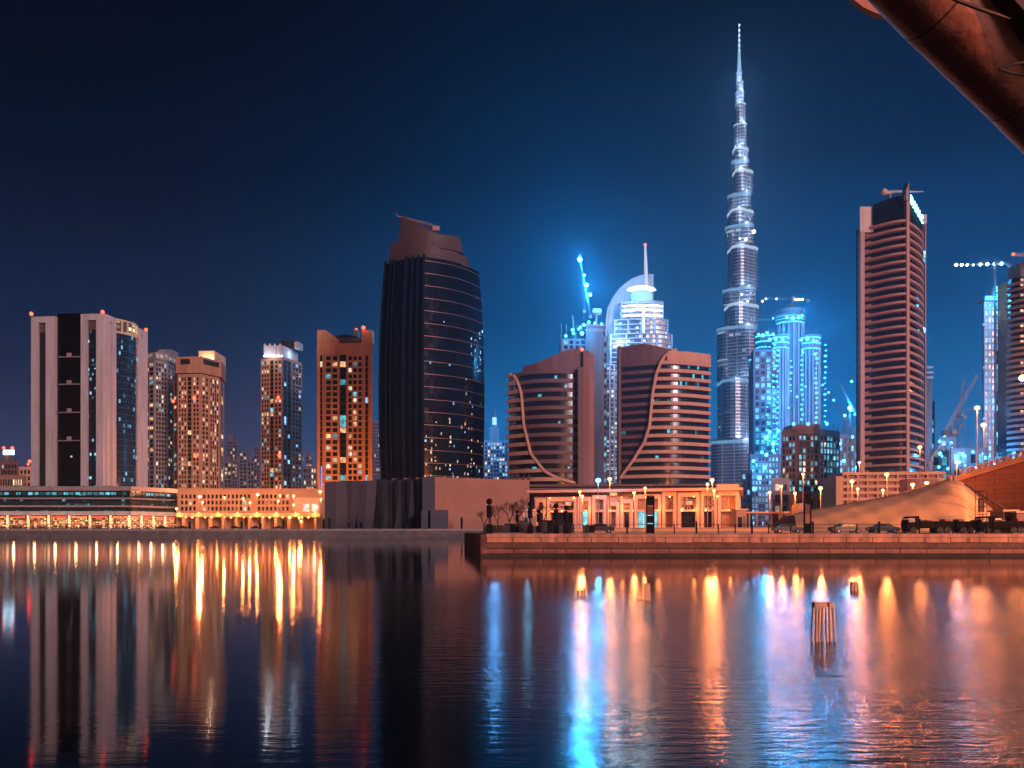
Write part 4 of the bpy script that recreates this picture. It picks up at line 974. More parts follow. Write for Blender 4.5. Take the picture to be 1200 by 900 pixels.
# ------------------------------------------------------------------ blue-lit cluster under construction
def cluster():
    d = 900; z = lambda y: Z(y, d)
    r = thing('unfinished_tower', 'brilliant cyan-lit cluster of round-topped shafts under construction', 'tower', (X(925, d), d+20, RG))
    def shaft(px0, px1, top, crown_h, dd, nm='shaft'):
        cx, w = X((px0+px1)/2, d), (px1-px0)/2*d/FP
        prof = lambda q, n=16: [(cx+q*math.cos(t*2*math.pi/n), d+dd+q*.8*math.sin(t*2*math.pi/n)) for t in range(n)]
        mb = MB(); mb.prism(prof(w*.86), RG, z(top)); s = mb.build(nm, stone('blue grey shaft', (.06, .1, .16), .5, .3), r)
        mb = MB()
        for j in range(9):
            a = math.pi+math.pi*j/8; x, y = cx+w*.9*math.cos(a), d+dd+w*.72*math.sin(a); mb.box(x-.7, x+.7, y-.8, y+.8, RG, z(top)-3)
        mb.build('rib', M_GREYC, s)
        for k in range(3):
            zz = z(top)-crown_h*(k+.0)/3
            mb = MB(); mb.band(prof(w*(.95-.02*k)), zz-2.6, zz-.6, 0, 1.6, 0, True); mb.build('slab_edge', M_CONC, s)
            mb = MB(); mb.band(prof(w*(.93-.02*k)), zz-4.2, zz-2.9, 0, .9, 0, True); mb.build('light_ring', M_CYANS, s)
        return s, cx, w
    s1, c1, w1 = shaft(909, 943, 369, 9, 0); s2, c2, w2 = shaft(888, 911, 389, 18, 8); s3, c3, w3 = shaft(900, 920, 396, 16, -14); s4, c4, w4 = shaft(935.5, 959, 394.5, 17, -6)
    s5, _, _ = shaft(881, 893, 414, 3, 10); s6, _, _ = shaft(952, 963.5, 408, 4, 6)
    mb = MB(); mb.loft([[(c1+q*math.cos(t*math.pi/8), d+q*math.sin(t*math.pi/8), zz) for t in range(16)] for q, zz in ((w1*.7, z(369)), (w1*.95, z(364)), (w1*.5, z(361)), (w1*.2, z(357)))]); mb.build('roof_lantern', M_CONC, r)
    fl = M_CYANS
    n = 0
    rows = [(896, 412, 560, 11), (900, 418, 560, 9.5), (928, 418, 500, 9), (944, 416, 500, 9), (954, 412, 500, 10), (915, 430, 470, 11), (889, 430, 540, 14)]
    for px, a, b, st in rows:
        y = a
        while y < b:
            w = R.uniform(.45, 1.0); mb = MB(); x = X(px+R.uniform(-.8, .8), d); mb.box(x-w*1.2, x+w*1.2, d-33, d-31, z(y)-w, z(y)+w)
            mb.build('work_light', fl, r); n += 1; y += st*.62
    f = FF(884, d-30, 911, d-30)
    grid(r, f, 0, f.L, RG+30, z(418), 4, 24, M_SLATE, [(L_CYAN, .38), (L_BLUE, .1)], pier=.35, slab=.35); finish_windows(r)
    mb = MB(); f.bx(mb, 0, f.L, RG, z(417), -12, -.2); mb.build('wing', M_SLATE, r)
    FL = emit('cyan floodlight', (.03, .45, 1), 15)
    for px, py, k in ((889, 392, 1), (894, 393, 1.2), (899, 390, 1), (906, 392, 1), (902, 398, 1.2), (909, 397, 1.3), (917, 398, 1.1), (922, 372, 1), (929, 373, 1.4), (936, 372, 1.1), (940, 370, .9), (939, 398, 1.1), (946, 397, 1.4), (953, 399, 1.1), (957, 400, .9), (898, 513, 1.7), (906, 520, 1.5), (902, 506, 1.2), (912, 505, 1.2), (893, 530, 1.1), (941, 413, .8), (955, 415, .8)):
        mb = MB(); mb.ball((X(px, d-34), d-34, Z(py, d-34)), 1.35*k, 0, 8, 5); mb.build('floodlight', FL, r)
    mb = MB()
    for i in range(40):
        px = R.uniform(885, 960); mb.bar((X(px, d), d-10, z(392 if px < 912 or px > 935 else 368)), (X(px, d), d-10, z((392 if px < 912 or px > 935 else 368)-R.uniform(2, 7))), .4)
    mb.build('rebar_post', M_STEEL, r, kind='stuff')
    for px, py, k in ((900, 400, 1.2), (926, 380, 1), (948, 402, 1), (902, 470, .8), (940, 460, .7), (905, 515, 1.0)):
        point((X(px, d), d-55, z(py)), CY, 110000*k, 2.5, 'work_light', r)
cluster()

# ------------------------------------------------------------------ blocks below the cluster
def low_blocks():
    r, F, zt = res_tower('apartment_block', 'grey many-windowed block with cyan-lit rooms below the cyan cluster', dict(
        pts=[(916, 470), (934, 464), (960, 464), (984, 472)], top=503, wall=M_GREYC, nf=14, lits=[(L_CYAN, .2), (L_BLUE, .1), (L_WHITE, .06)], gz=RG, topm=3,
        grids=[[(.05, .9, 4, {})], [(.06, .94, 5, dict(wall=M_SLATE))], [(.04, .96, 6, dict(lits=[(L_CYAN, .3), (L_BLUE, .2), (L_WHITE, .1)]))]]))
    mb = MB()
    for i in range(16): px = 921+i*4; mb.bar((X(px, 470), 470, zt), (X(px, 470), 470, zt+R.uniform(1, 4)), .3)
    mb.build('roof_post', M_STEEL, r, kind='stuff')
    mb = MB(); mb.box(X(926, 466), X(958, 466), 463, 478, zt, zt+2.5); mb.build('parapet', M_GREYC, r)
    for px in (930, 947, 969):
        mb = MB(); mb.ball((X(px, 463), 463, zt+2.8), .8, 0, 8, 5); mb.build('work_light', M_CYANL, r)
    r, F, zt = res_tower('unfinished_block', 'low block full of cyan site lamps left of the grey windowed block', dict(
        pts=[(877, 702), (879, 700), (914, 700)], top=532, wall=M_SLATE, nf=12, lits=[(L_CYAN, .55), (L_BLUE, .15)], gz=RG,
        grids=[None, [(.05, .95, 8, dict(slab=.4))]]))
    for px, py in ((883, 540), (896, 548), (905, 553), (890, 560), (908, 565), (884, 573), (906, 528), (898, 533)):
        mb = MB(); mb.ball((X(px, 696), 696, Z(py, 696)), R.uniform(.9, 1.8), 0, 8, 5); mb.build('work_light', M_CYANL, r)
    point((X(897, 680), 680, Z(545, 680)), CY, 45000, 2, 'work_light', r)
    r, F, zt = res_tower('unfinished_block', 'bare concrete frame block with blue site lamps beside the salmon tower', dict(
        pts=[(981, 562), (983, 560), (1010, 560)], top=509, wall=M_SLATE, nf=12, lits=[(L_CYAN, .3), (L_BLUE, .2)], gz=RG,
        grids=[None, [(.02, .98, 6, {})]]))
    for px, py in ((984, 520), (999, 512), (1004, 548), (1006, 530), (989, 540)):
        mb = MB(); mb.ball((X(px, 556), 556, Z(py, 556)), R.uniform(.8, 1.4), 0, 8, 5); mb.build('work_light', M_CYANL, r)
    mb = MB()
    for i in range(14): px = 982+i*2; mb.bar((X(px, 560), 560, zt), (X(px, 560), 560, zt+R.uniform(1, 8)), .35)
    mb.build('rebar_post', M_STEEL, r, kind='stuff')
    # further pale blocks low between needle tower and cluster
    far_tower(868, 881, 551, 640, 'low dim block between the needle tower foot and the cyan site block', wall=M_SLATE, lits=((L_BLUE, .2), (L_CYAN, .1)), gz=RG, name='low_block')
    far_tower(905, 925, 560, 420, 'mauve low block behind the row of orange street lamps', wall=M_GREYC, lits=((L_WHITE, .1), (L_CYAN, .1)), gz=RG, name='low_block')
    far_tower(925, 985, 577, 400, 'long mauve wall-like block behind the dark sign pylon', wall=M_BROWN, lits=((L_WHITE, .06), (L_WARM, .1)), gz=RG, name='low_block')
    # city blocks around the arch hotel and behind the crescents
    r, F, zt = res_tower('distant_hotel', 'pale blue distant hotel with a slender spire right of the black tower', dict(
        pts=[(565.5, 955), (567, 950), (596, 950)], top=516, wall=M_WHITEC, nf=22, lits=[(L_BLUE, .25), (L_WHITE, .15)], gz=LG,
        grids=[None, [(.03, .97, 8, {})]]))
    d = 955; mb = MB(); mb.box(X(574, d), X(585, d), d, d+10, zt, Z(500, d)); mb.build('upper_tier', M_WHITEC, r)
    mb = MB(); mb.tube([(X(579.5, d), d+5, Z(500, d)), (X(579.5, d), d+5, Z(488, d)), (X(579.5, d), d+5, Z(477, d))], [3.5, 2, .3], 8); mb.build('spire', M_WHITEC, r)
    mb = MB(); mb.box(X(577, d), X(582, d), d-1, d-.5, Z(498, d), Z(489, d)); mb.build('lit_panel', emit('pale blue panel', (.3, .7, 1), 1.4), r)
    point((X(580, 930), 915, Z(505, 930)), (.1, .42, 1), 50000, 3, 'floodlight', r)
low_blocks()

# ------------------------------------------------------------------ salmon banded tower
def salmon_tower():
    r = thing('banded_tower', 'tall salmon banded tower with black crown and cyan rooftop sign', 'tower', (X(1040, 430), 440, RG))
    zt = Z(257, 410); ba = stone('salmon band', (.4, .26, .235), .65, .15)
    P0 = (X(1008, 420), 420); K = (X(1062, 410), 410); E = (X(1080, 452), 452)
    left = []
    for i in range(25):
        t = i/24; x = P0[0]+(K[0]-P0[0])*t; y = 420+(410-420)*t - 0 + 3.2*math.cos(math.pi*(t*1.15))*(1-t)**.3*1.0
        left.append((x, y))
    right = arc(1062.2, 410, 1079.5, 450, 3.5, 12)
    poly = [(x+.3, y+2.4) for x, y in left]+[(x-1.3, y+1.5) for x, y in right]+[(E[0]*462/452-3, 462), (P0[0]*450/420+2, 450)]
    gl = glass('salmon tower glazing', (.008, .008, .012), .15, .012, (2, 3.4), ((.2, .6, 1), (1, .6, .3)), 1.5)
    mb = MB(); mb.prism(poly, RG, zt+.5); mb.build('glazing', gl, r)
    nb = 37; H = (zt-RG-6)/nb
    for k in range(nb+1):
        z = RG+5+k*H
        mb = MB(); mb.band(left, z-.55, z+.55, -2.2, .8); mb.build('balcony_band', ba, r)
        mb = MB(); mb.band(right, z-.75, z+.45, -1.2, .5); mb.build('balcony_band', ba, r)
    mb = MB(); mb.box(K[0]-.7, K[0]+.7, K[1]-2, K[1]+1, RG, zt+8); mb.build('corner_post', ba, r)
    mb = MB(); mb.box(P0[0]-.8, P0[0]+1.2, 417.5, 421, RG, zt-3)
    for k in range(nb):   # solid balcony fronts at the left end of each storey
        z = RG+5+k*H; mb.band(left[:7 if k % 2 else 6], z+.55, z+1.7, -2.0, -.2)
    mb.build('side_wall', ba, r)
    mb = MB(); k_ = 436/419; mb.prism([(P0[0]-.5, 419), (X(1022.5, 420), 419), (X(1022.5, 420)*k_, 436), ((P0[0]-.5)*k_+.3, 436)], zt-3, Z(243, 420)); mb.build('roof_block', M_PINK, r)
    # black crown rising to the right
    cr = []
    for px, dd in ((1023, 418), (1030, 416), (1040, 414), (1050, 412), (1060, 411), (1064, 411)): cr.append((X(px, dd), dd))
    zz = [Z(240, 418), Z(237, 416), Z(233, 414), Z(230.5, 412), Z(229, 411), Z(229, 411)]
    cr += [(X(1080, 446), 446), (X(1033, 446), 446)]; zz += [Z(252, 446), Z(243, 446)]
    mb = MB(); mb.prism(cr, zt+.55, zz); mb.build('crown', stone('black crown cladding', (.008, .008, .01), .92), r)
    mb = MB(); xx = X(1061.5, 409.5); mb.prism([(xx-1.6, 407.8), (xx+.9, 407.8), (xx+.9, 413), (xx-1.6, 413)], zt+8.1, [Z(232, 410), Z(214, 410), Z(214, 410), Z(232, 410)]); mb.build('blade', stone('blade steel', (.1, .1, .12), .5), r)
    mb = MB(); mb.box(X(1060, 409), X(1061, 409), 406.9, 407.7, Z(236, 409), Z(223, 409)); mb.build('blade_panel', M_PINK, r)
    mb = MB(); z = Z(224.5, 420); mb.tube([(X(1036, 420), 420, z-.6), (X(1052, 420), 420, z), (X(1082, 420), 420, z)], [1.1, .7, .2], 6); mb.ball((X(1036, 420), 420, z-.2), 1.7); mb.bar((X(1043, 420), 420, z), (X(1043, 420), 420, Z(236, 420)), .8); mb.build('cleaning_crane', M_PINK, r)
    for px, wd in ((1081, .9), (1084, 1.2)):
        mb = MB(); mb.box(X(px, 452), X(px+wd*1.2, 452), 452, 464, RG, Z(253 if px > 1082 else 262, 452)); mb.build('edge_fin', M_BROWN if px < 1082 else M_GREYC, r)
    mb = MB(); mb.box(X(1080.5, 448), X(1085.6, 448), 447.5, 451, Z(264, 450), Z(253, 450)); mb.build('fin_cap', M_PINK, r)
    for px, py, k in ((1081, 300, 1.6), (1083, 296, 1), (1081, 306, 1.3), (1081.5, 310, .8), (1082, 387, 1.4)):
        mb = MB(); mb.ball((X(px, 446), 446, Z(py, 446)), .75*k, 0, 8, 5, 1.6 if k > 1.2 else 1); mb.build('facade_light', M_CYANL, r)
    # rooftop letters on a curved rail facing the canal corner
    cu = bpy.data.curves.new('sign_text', 'FONT'); cu.body = 'DAMAC'; cu.size = 5.6; cu.extrude = .25; cu.align_x = 'LEFT'; cu.offset = .09; cu.space_character = 1.1
    to = bpy.data.objects.new('sign_text', cu); COL.objects.link(to); bpy.context.view_layer.update()
    me = bpy.data.meshes.new_from_object(to.evaluated_get(bpy.context.evaluated_depsgraph_get())); bpy.data.objects.remove(to)
    me.materials.clear(); me.materials.append(emit('cyan sign letters', (.2, .8, 1), 6))
    so = bpy.data.objects.new('rooftop_sign', me); COL.objects.link(so); so.parent = r
    p = Vector((X(1064.2, 411), 411, Z(238, 411))); q = Vector((X(1079, 440), 440, Z(248, 440)))
    a = math.atan2(q.y-p.y, q.x-p.x); wdt = max(v.co.x for v in me.vertices); Ls = (Vector((q.x, q.y))-Vector((p.x, p.y))).length
    so.scale = (Ls/wdt, 1, 1); so.location = (p.x-org(r).x+.8, p.y-org(r).y-.8, p.z-org(r).z); so.rotation_euler = (math.radians(90), 0, a)
    mb = MB(); mb.bar((p.x+.9, p.y, p.z-.4), (q.x+.9, q.y, p.z-.4), .25)
    for k in range(6): c = p.lerp(q, k/5); mb.bar((c.x+.9, c.y, zt), (c.x+.9, c.y, p.z+4), .2)
    mb.build('sign_frame', M_DSTEEL, r)
    point((X(1076, 425), 425, Z(238, 425)), CY, 3500, 1, 'sign_glow', r)
    # banded car park at its foot
    r = thing('parking_block', 'orange banded parking storeys at the foot of the salmon tower', 'building', (X(1035, 380), 385, RG))
    f = FF(979, 372, 1108, 368)
    mb = MB(); f.bx(mb, 3, f.L, RG, Z(557, 370), -22, -1.5); mb.build('core', M_BROWN, r)
    for y in (553, 560.5, 568, 575.5, 583):
        mb = MB(); f.bx(mb, 3, f.L, Z(y+3.4, 370), Z(y, 370), -23, 0); mb.build('floor_band', M_ORNG, r)
    mb = MB(); f.bx(mb, 0, 2.9, RG, Z(558, 370), -23, 1.0); mb.build('stair_tower', M_ORNG, r)
    for k in range(11):
        mb = MB(); u = 5+k*4.2; f.bx(mb, u, u+.6, RG, Z(556, 370), -1.4, -.3); mb.build('column', M_ORNG, r)
    mb = MB(); c0 = (X(1090, 360), 372); mb.prism([(c0[0]+9*math.cos(t*math.pi/8), 372+7*math.sin(t*math.pi/8)) for t in range(16)], RG, Z(561, 365)); mb.build('drum', M_BROWN, r)
salmon_tower()

# ------------------------------------------------------------------ right edge towers and sites
def right_edge():
    d = 640
    r, F, zt = res_tower('unfinished_tower', 'unfinished slab tower with cyan-lit top beside the right edge tower', dict(
        pts=[(1151, d+2), (1153, d), (1166.5, d), (1180.5, d+8)], top=352, ref=1, wall=M_SLATE, nf=33, lits=[(L_CYAN, .1), (L_BLUE, .15), (L_WHITE, .08)], gz=RG,
        grids=[None, [(.05, .95, 3, dict(lits=[(L_BLUE, .4), (L_CYAN, .12)], wall=M_GREYC))], [(.0, .35, 1, dict(lits=[(L_BLUE, .55), (L_CYAN, .2)], slab=.2))]]))
    x0 = X(1166, d); mb = MB(); mb.box(X(1171.5, d), X(1181, d), d-2, d+12, RG, Z(340, d)); mb.build('core', M_BROWN, r)
    mb = MB(); mb.box(X(1152, d), X(1169, d), d-1.5, d+10, zt, zt+2); mb.build('top_slab', M_CONC, r)
    for y in (352.5, 349.5):
        mb = MB(); mb.box(X(1153, d), X(1168, d), d-2.5, d-1.6, Z(y, d), Z(y-1.6, d)); mb.build('light_strip', M_CYANS, r)
    for i in range(22):
        px, py = R.uniform(1163, 1181), R.uniform(338, 368); mb = MB(); mb.ball((X(px, d-4), d-4, Z(py, d)), R.uniform(.5, 1.3), 0, 8, 5); mb.build('work_light', M_CYANS, r)
    mb = MB(); mb.loft([[(X(1176, d)+q*math.cos(t*math.pi/8), d+8+q*math.sin(t*math.pi/8), zz) for t in range(16)] for q, zz in ((8, Z(352, d)), (6, Z(336, d)), (4, Z(333, d)))]); mb.build('dome_formwork', M_CONC, r)
    point((X(1166, d), d-22, Z(350, d)), CY, 110000, 2, 'work_light', r); point((X(1160, d), d-30, Z(470, d)), CY, 60000, 2, 'work_light', r)
    mb = MB()
    for y in (380, 430, 490): mb.box(X(1149.5, d), X(1154, d), d-3, d-1, Z(y+3, d), Z(y, d))
    mb.build('hoist_landing', M_STEEL, r)
    # rounded tower cut by the frame
    dd = 470; r = thing('balcony_tower', 'rounded tower with stacked balconies cut off by the right edge', 'tower', (X(1200, dd), dd+8, RG))
    cx, cy, w = X(1208, dd+11), dd+11, 13.0; prof = [(cx-w*math.cos(t*math.pi/14), cy-w*.9*math.sin(t*math.pi/14)) for t in range(15)]
    zt = Z(322, dd); mb = MB(); mb.prism(prof+[(cx+w, cy+10), (cx-w, cy+10)], RG, zt); mb.build('glazing', M_BLACKG, r)
    fl = stone('balcony concrete', (.2, .18, .22), .7); n = int((zt-RG)/3.3)
    for k in range(n):
        z = RG+2+k*3.3; mb = MB(); mb.band(prof, z, z+1.5, -.3, 1.0 if k % 2 else .7); mb.build('balcony_band', fl, r)
    for y in (328, 334, 346, 364, 382, 394, 400, 425, 461, 482, 503, 520, 531):
        mb = MB(); x, yy = prof[4]; k = 600+FP*x/yy; mb.box(X(1193, yy), X(1196, yy), prof[5][1]-1.3, prof[5][1]-.9, Z(y+1.5, dd), Z(y-1, dd)); mb.build('window', L_WARM, r)
    mb = MB(); mb.box(cx-8, cx+9, cy-4, cy+9, zt, zt+9); mb.bar((X(1196.5, dd), dd, zt), (X(1196.5, dd), dd, Z(306, dd)), .5); mb.build('roof_plant', M_CONC, r)
    c = crane('white cleaning crane on the roof of the right edge tower', 470, (1203, 312), (1203, 300), (1215, 299), (1190, 298.5), [], mat=M_PINK, w=1.2, z0=120, name='roof_crane')
    beacon(c, X(1187.5, 470), 470, Z(298, 470)-.8, .8)
    # orange star lamp hung on that tower
    mb = MB(); p = (X(1198, 455), 455, Z(443, 455)); mb.ball(p, 1.5, 0, 10, 6); mb.build('facade_lamp', emit('big sodium lamp', (1, .42, .2), 60), r); point((p[0], p[1]-2, p[2]), SOD, 30000, 1, 'lamp_light', r)
    # thin tower right of the salmon tower, low sites
    r, f, zt = far_tower(1087.5, 1095, 470, 700, 'thin dark unfinished tower just right of the salmon tower', wall=M_SLATE, lits=((L_CYAN, .25), (L_BLUE, .3)), nc=2, gz=RG, spire=(.5, 12), name='unfinished_tower')
    mb = MB(); mb.box(X(1085.5, 640), X(1092.5, 640), 640, 648, RG, Z(440, 640)); mb.build('hoist_core', M_CONC, r)
    mb = MB()
    for y in (430, 436, 442): mb.box(X(1085.5, 638), X(1093, 638), 637, 650, Z(y+2.4, 640), Z(y, 640))
    mb.build('platform', M_PINK, r)
    for a, b, t, dd, lab in ((1090, 1113, 528, 520, 'low blue-lit building site left of the pale cranes'), (1112, 1158, 525, 500, 'wide unfinished block with blue lamps behind the tall street lamps'), (1100, 1120, 512, 640, 'hazy slab block behind the low building sites'), (1156, 1200, 541, 480, 'low cyan-lit site behind the bridge ramp at the right edge')):
        r, f, zt = far_tower(a, b, t, dd, lab, wall=M_CONC, lits=((L_CYAN, .32), (L_BLUE, .35), (L_WHITE, .1)), gz=RG, nf=5 if dd < 600 else 12, name='unfinished_block')
        mb = MB()
        for i in range(int((b-a)/2)): px = a+i*2+1; mb.bar((X(px, dd), dd, zt), (X(px, dd), dd, zt+R.uniform(.5, 3.5)), .3)
        mb.build('rebar_post', M_CONC, r, kind='stuff')
        for k in range(int((b-a)/5)):
            px = R.uniform(a, b); mb = MB(); mb.ball((X(px, dd-3), dd-3, Z(R.uniform(t+2, min(t+28, 560)), dd)), R.uniform(.5, 1.1), 0, 8, 5); mb.build('work_light', M_CYANL, r)
        point((X((a+b)/2, dd), dd-20, Z(t+10, dd)), CY, 28000, 1.5, 'work_light', r)
right_edge()

# ------------------------------------------------------------------ embankment, ramp, bridge overhead
def interchange():
    em = stone('sprayed concrete slope', (.78, .47, .26), .9, .1, .12, False, bump=.12)
    crest = [(930, 603.5), (952, 599), (985, 593), (1020, 587), (1045, 582), (1060, 579), (1078, 574), (1090, 570), (1100, 566.5), (1108, 564.2), (1114, 563.2), (1122, 563.2), (1128, 566), (1138, 574), (1150, 585), (1160, 594.5), (1170, 603.5)]
    d1 = 168; rings = []
    fine = []
    for (a, ya), (b, yb) in zip(crest, crest[1:]):
        n_ = max(1, int((b-a)/2.5))
        for q in range(n_): fine.append((a+(b-a)*q/n_, ya+(yb-ya)*q/n_))
    fine.append(crest[-1])
    for i, (p, y) in enumerate(fine):
        zc = Z(y, d1); toe = 148 if p < 1130 else 150; row = []
        for k in range(22):
            t = k/21; dd = toe+(d1-toe)*t; x = X(p, d1)+(X(p, toe)-X(p, d1))*(1-t)*.9
            zz = RG-.05+(zc-RG)*math.sin(t*math.pi/2)**1.2+(R.uniform(-.012, .012)+.04*math.sin(p*.21+k*.5)+.05*math.sin(p*.09-k*.9))*(0 < k < 21); row.append((x, dd, zz))
        row.append((X(p, d1), d1+6, zc)); row.append((X(p, d1), d1+22, RG-.2)); rings.append(row)
    mb = MB(); mb.loft(rings, 0, True, caps=False, closed=False); e = mb.build('embankment_slope', em, kind='structure')
    mb = MB(); mb.tube([(X(p, d1-1.2), d1-1.2, Z(y, d1)+.12) for p, y in crest[:11]], .16, 6); c = mb.build('crest_pipe', stone('dark pipe', (.12, .07, .06)))
    c['label'] = 'dark pipe running up along the crest of the pale slope'; c['category'] = 'pipe'
    mb = MB(); mb.tube([(X(p, 150+6), 156-4*abs(p-1128)/40, Z(y, 160)+.25) for p, y in ((1130, 570), (1145, 583), (1160, 596), (1171, 605))], .28, 6); c = mb.build('drain_pipe', stone('dark pipe', (.12, .07, .06)))
    c['label'] = 'dark pipe slanting down where the pale slope meets the ramp wall'; c['category'] = 'pipe'
    # small chimney-like stubs on the crest
    for i, (px, lab) in enumerate(((1113, 'left concrete stub on top of the pale slope'), (1119, 'right concrete stub on top of the pale slope'))):
        s = thing('bollard', lab, 'bollard', (X(px, 170), 170, Z(563.3, 168)), group='stubs on the slope crest')
        mb = MB(); mb.tube([(X(px, 170), 170, Z(563.6, 168)), (X(px, 170), 170, Z(557.6, 168))], .42, 10); mb.build('shaft', M_ORNG, s)
        mb = MB(); mb.tube([(X(px, 170), 170, Z(557.6, 168)), (X(px, 170), 170, Z(556.9, 168))], .5, 10); mb.build('cap', M_PEACH, s)
    # ramp
    r = thing('bridge_ramp', 'orange-lit bridge ramp wall rising to the right edge', 'ramp', (X(1170, 176), 176, RG))
    f = FF(1124, 186, 1330, 150); z0, z1 = Z(563, 186), 3.25+.085*172+ (f.L-17)*.12
    u12 = f.u(1200)
    def top(u):
        return Z(563.5, 186)+(Z(541.5, 172)-Z(563.5, 186))*u/u12
    wm = stone('ramp wall blocks', (.46, .2, .12), .85, .2, .3, False, brick=(3.0, 1.0, .035)); n = 24
    for nm, lo, hi, n0, n1, mt in (('wall', lambda u: RG-.1, lambda u: top(u), -9, 0, wm), ('parapet', lambda u: top(u)+.005, lambda u: top(u)+1.15, -.5, .35, M_PEACH)):
        rings = []
        for k in range(n+1):
            u = f.L*k/n; a, b = f.pt(u, n0), f.pt(u, n1); rings.append([(*a, lo(u)), (*b, lo(u)), (*b, hi(u)), (*a, hi(u))])
        mb = MB(); mb.loft(rings); mb.build(nm, mt, r)
    mb = MB(); rings = []
    for k in range(n+1):
        u = f.L*k/n; a, b = f.pt(u, .35), f.pt(u, .75); rings.append([(*a, top(u)-.1), (*b, top(u)-.1), (*b, top(u)+.35), (*a, top(u)+.35)])
    mb.loft(rings); mb.build('ledge', M_PEACH, r)
    u = .5
    while u < f.L*.75:
        mb = MB(); f.bx(mb, u, u+.5, top(u)+1.15, top(u)+2.0, -.4, .2); mb.build('baluster', stone('cream stone', (.6, .45, .3)), r)
        u += 1.5
    rings = []; mb = MB()
    for k in range(n+1):
        u = f.L*.75*k/n; a = f.pt(u, -.1); rings.append((*a, top(u)+2.15))
    mb.tube(rings, .13, 6); mb.build('handrail', stone('cream stone', (.6, .45, .3)), r)
    # road kerb / long low wall in front of the slope
    w = thing('boundary_wall', 'low orange wall along the road in front of the mall', 'wall', (X(780, 140), 140, RG))
    mb = MB(); mb.box(X(672, 140), X(935, 140), 140, 140.6, RG, RG+.75); mb.build('wall', M_ORNG, w)
    mb = MB(); mb.box(X(672, 140), X(935, 140), 139.9, 140.7, RG+.75, RG+.9); mb.build('coping', M_PEACH, w)
    # kiosks on the right bank
    def kiosk(px0, px1, y0, d, lab, dome=False, mat=M_ORNG, win=True):
        k = thing('kiosk', lab, 'kiosk', (X((px0+px1)/2, d), d+2, RG)); x0, x1, zt = X(px0, d), X(px1, d), Z(y0, d)
        if dome:
            n = 10; pr = [(x0, RG), (x1, RG)]+[((x0+x1)/2+(x1-x0)/2*math.cos(math.pi*i/n), zt-(x1-x0)/2+(x1-x0)/2*math.sin(math.pi*i/n)) for i in range(n+1)]
            mb = MB(); m_ = len(pr); mb.add([(x, d, z) for x, z in pr]+[(x, d+4, z) for x, z in pr], [tuple(range(m_)), tuple(range(2*m_-1, m_-1, -1))]+[(i, m_+i, m_+(i+1) % m_, (i+1) % m_) for i in range(m_)])
            mb.build('wall', mat, k)
        else:
            mb = MB(); mb.box(x0, x1, d, d+4, RG, zt); mb.build('wall', mat, k)
            mb = MB(); mb.box(x0-.3, x1+.3, d-.4, d+4.4, zt, zt+.3); mb.build('roof', M_PEACH, k)
        if win:
            mb = MB(); mb.box(x0+(x1-x0)*.15, x0+(x1-x0)*.55, d-.06, d-.01, RG+1, RG+(zt-RG)*.7); mb.build('window', M_DARKW, k)
        mb = MB(); mb.box(x0+(x1-x0)*.65, x0+(x1-x0)*.9, d-.05, d-.01, RG, RG+(zt-RG)*.75); mb.build('door', M_BROWN, k)
    kiosk(863, 875, 598, 175, 'small square orange kiosk just right of the mall'); kiosk(935, 946, 589.5, 180, 'arched orange kiosk behind the right sign pylon', True)
    kiosk(1176, 1191, 599.5, 141, 'small orange site hut below the ramp wall'); kiosk(1191.5, 1206, 601, 139, 'site hut with dark roof cut by the right edge', mat=M_BROWN)
    kiosk(612, 630, 598.5, 175, 'small lit kiosk behind the bare trees'); 
    s = thing('flat_canopy', 'long flat pale canopy on posts right of the mall', 'canopy', (X(900, 190), 190, RG))
    mb = MB(); mb.box(X(874, 190), X(922, 190), 188, 196, Z(601.5, 190), Z(599.8, 190)); mb.build('roof', M_PEACH, s)
    for k in range(6): mb = MB(); x = X(877+k*8.6, 190); mb.box(x-.12, x+.12, 189, 189.3, RG, Z(601.5, 190)); mb.build('post', M_ORNG, s)
interchange()

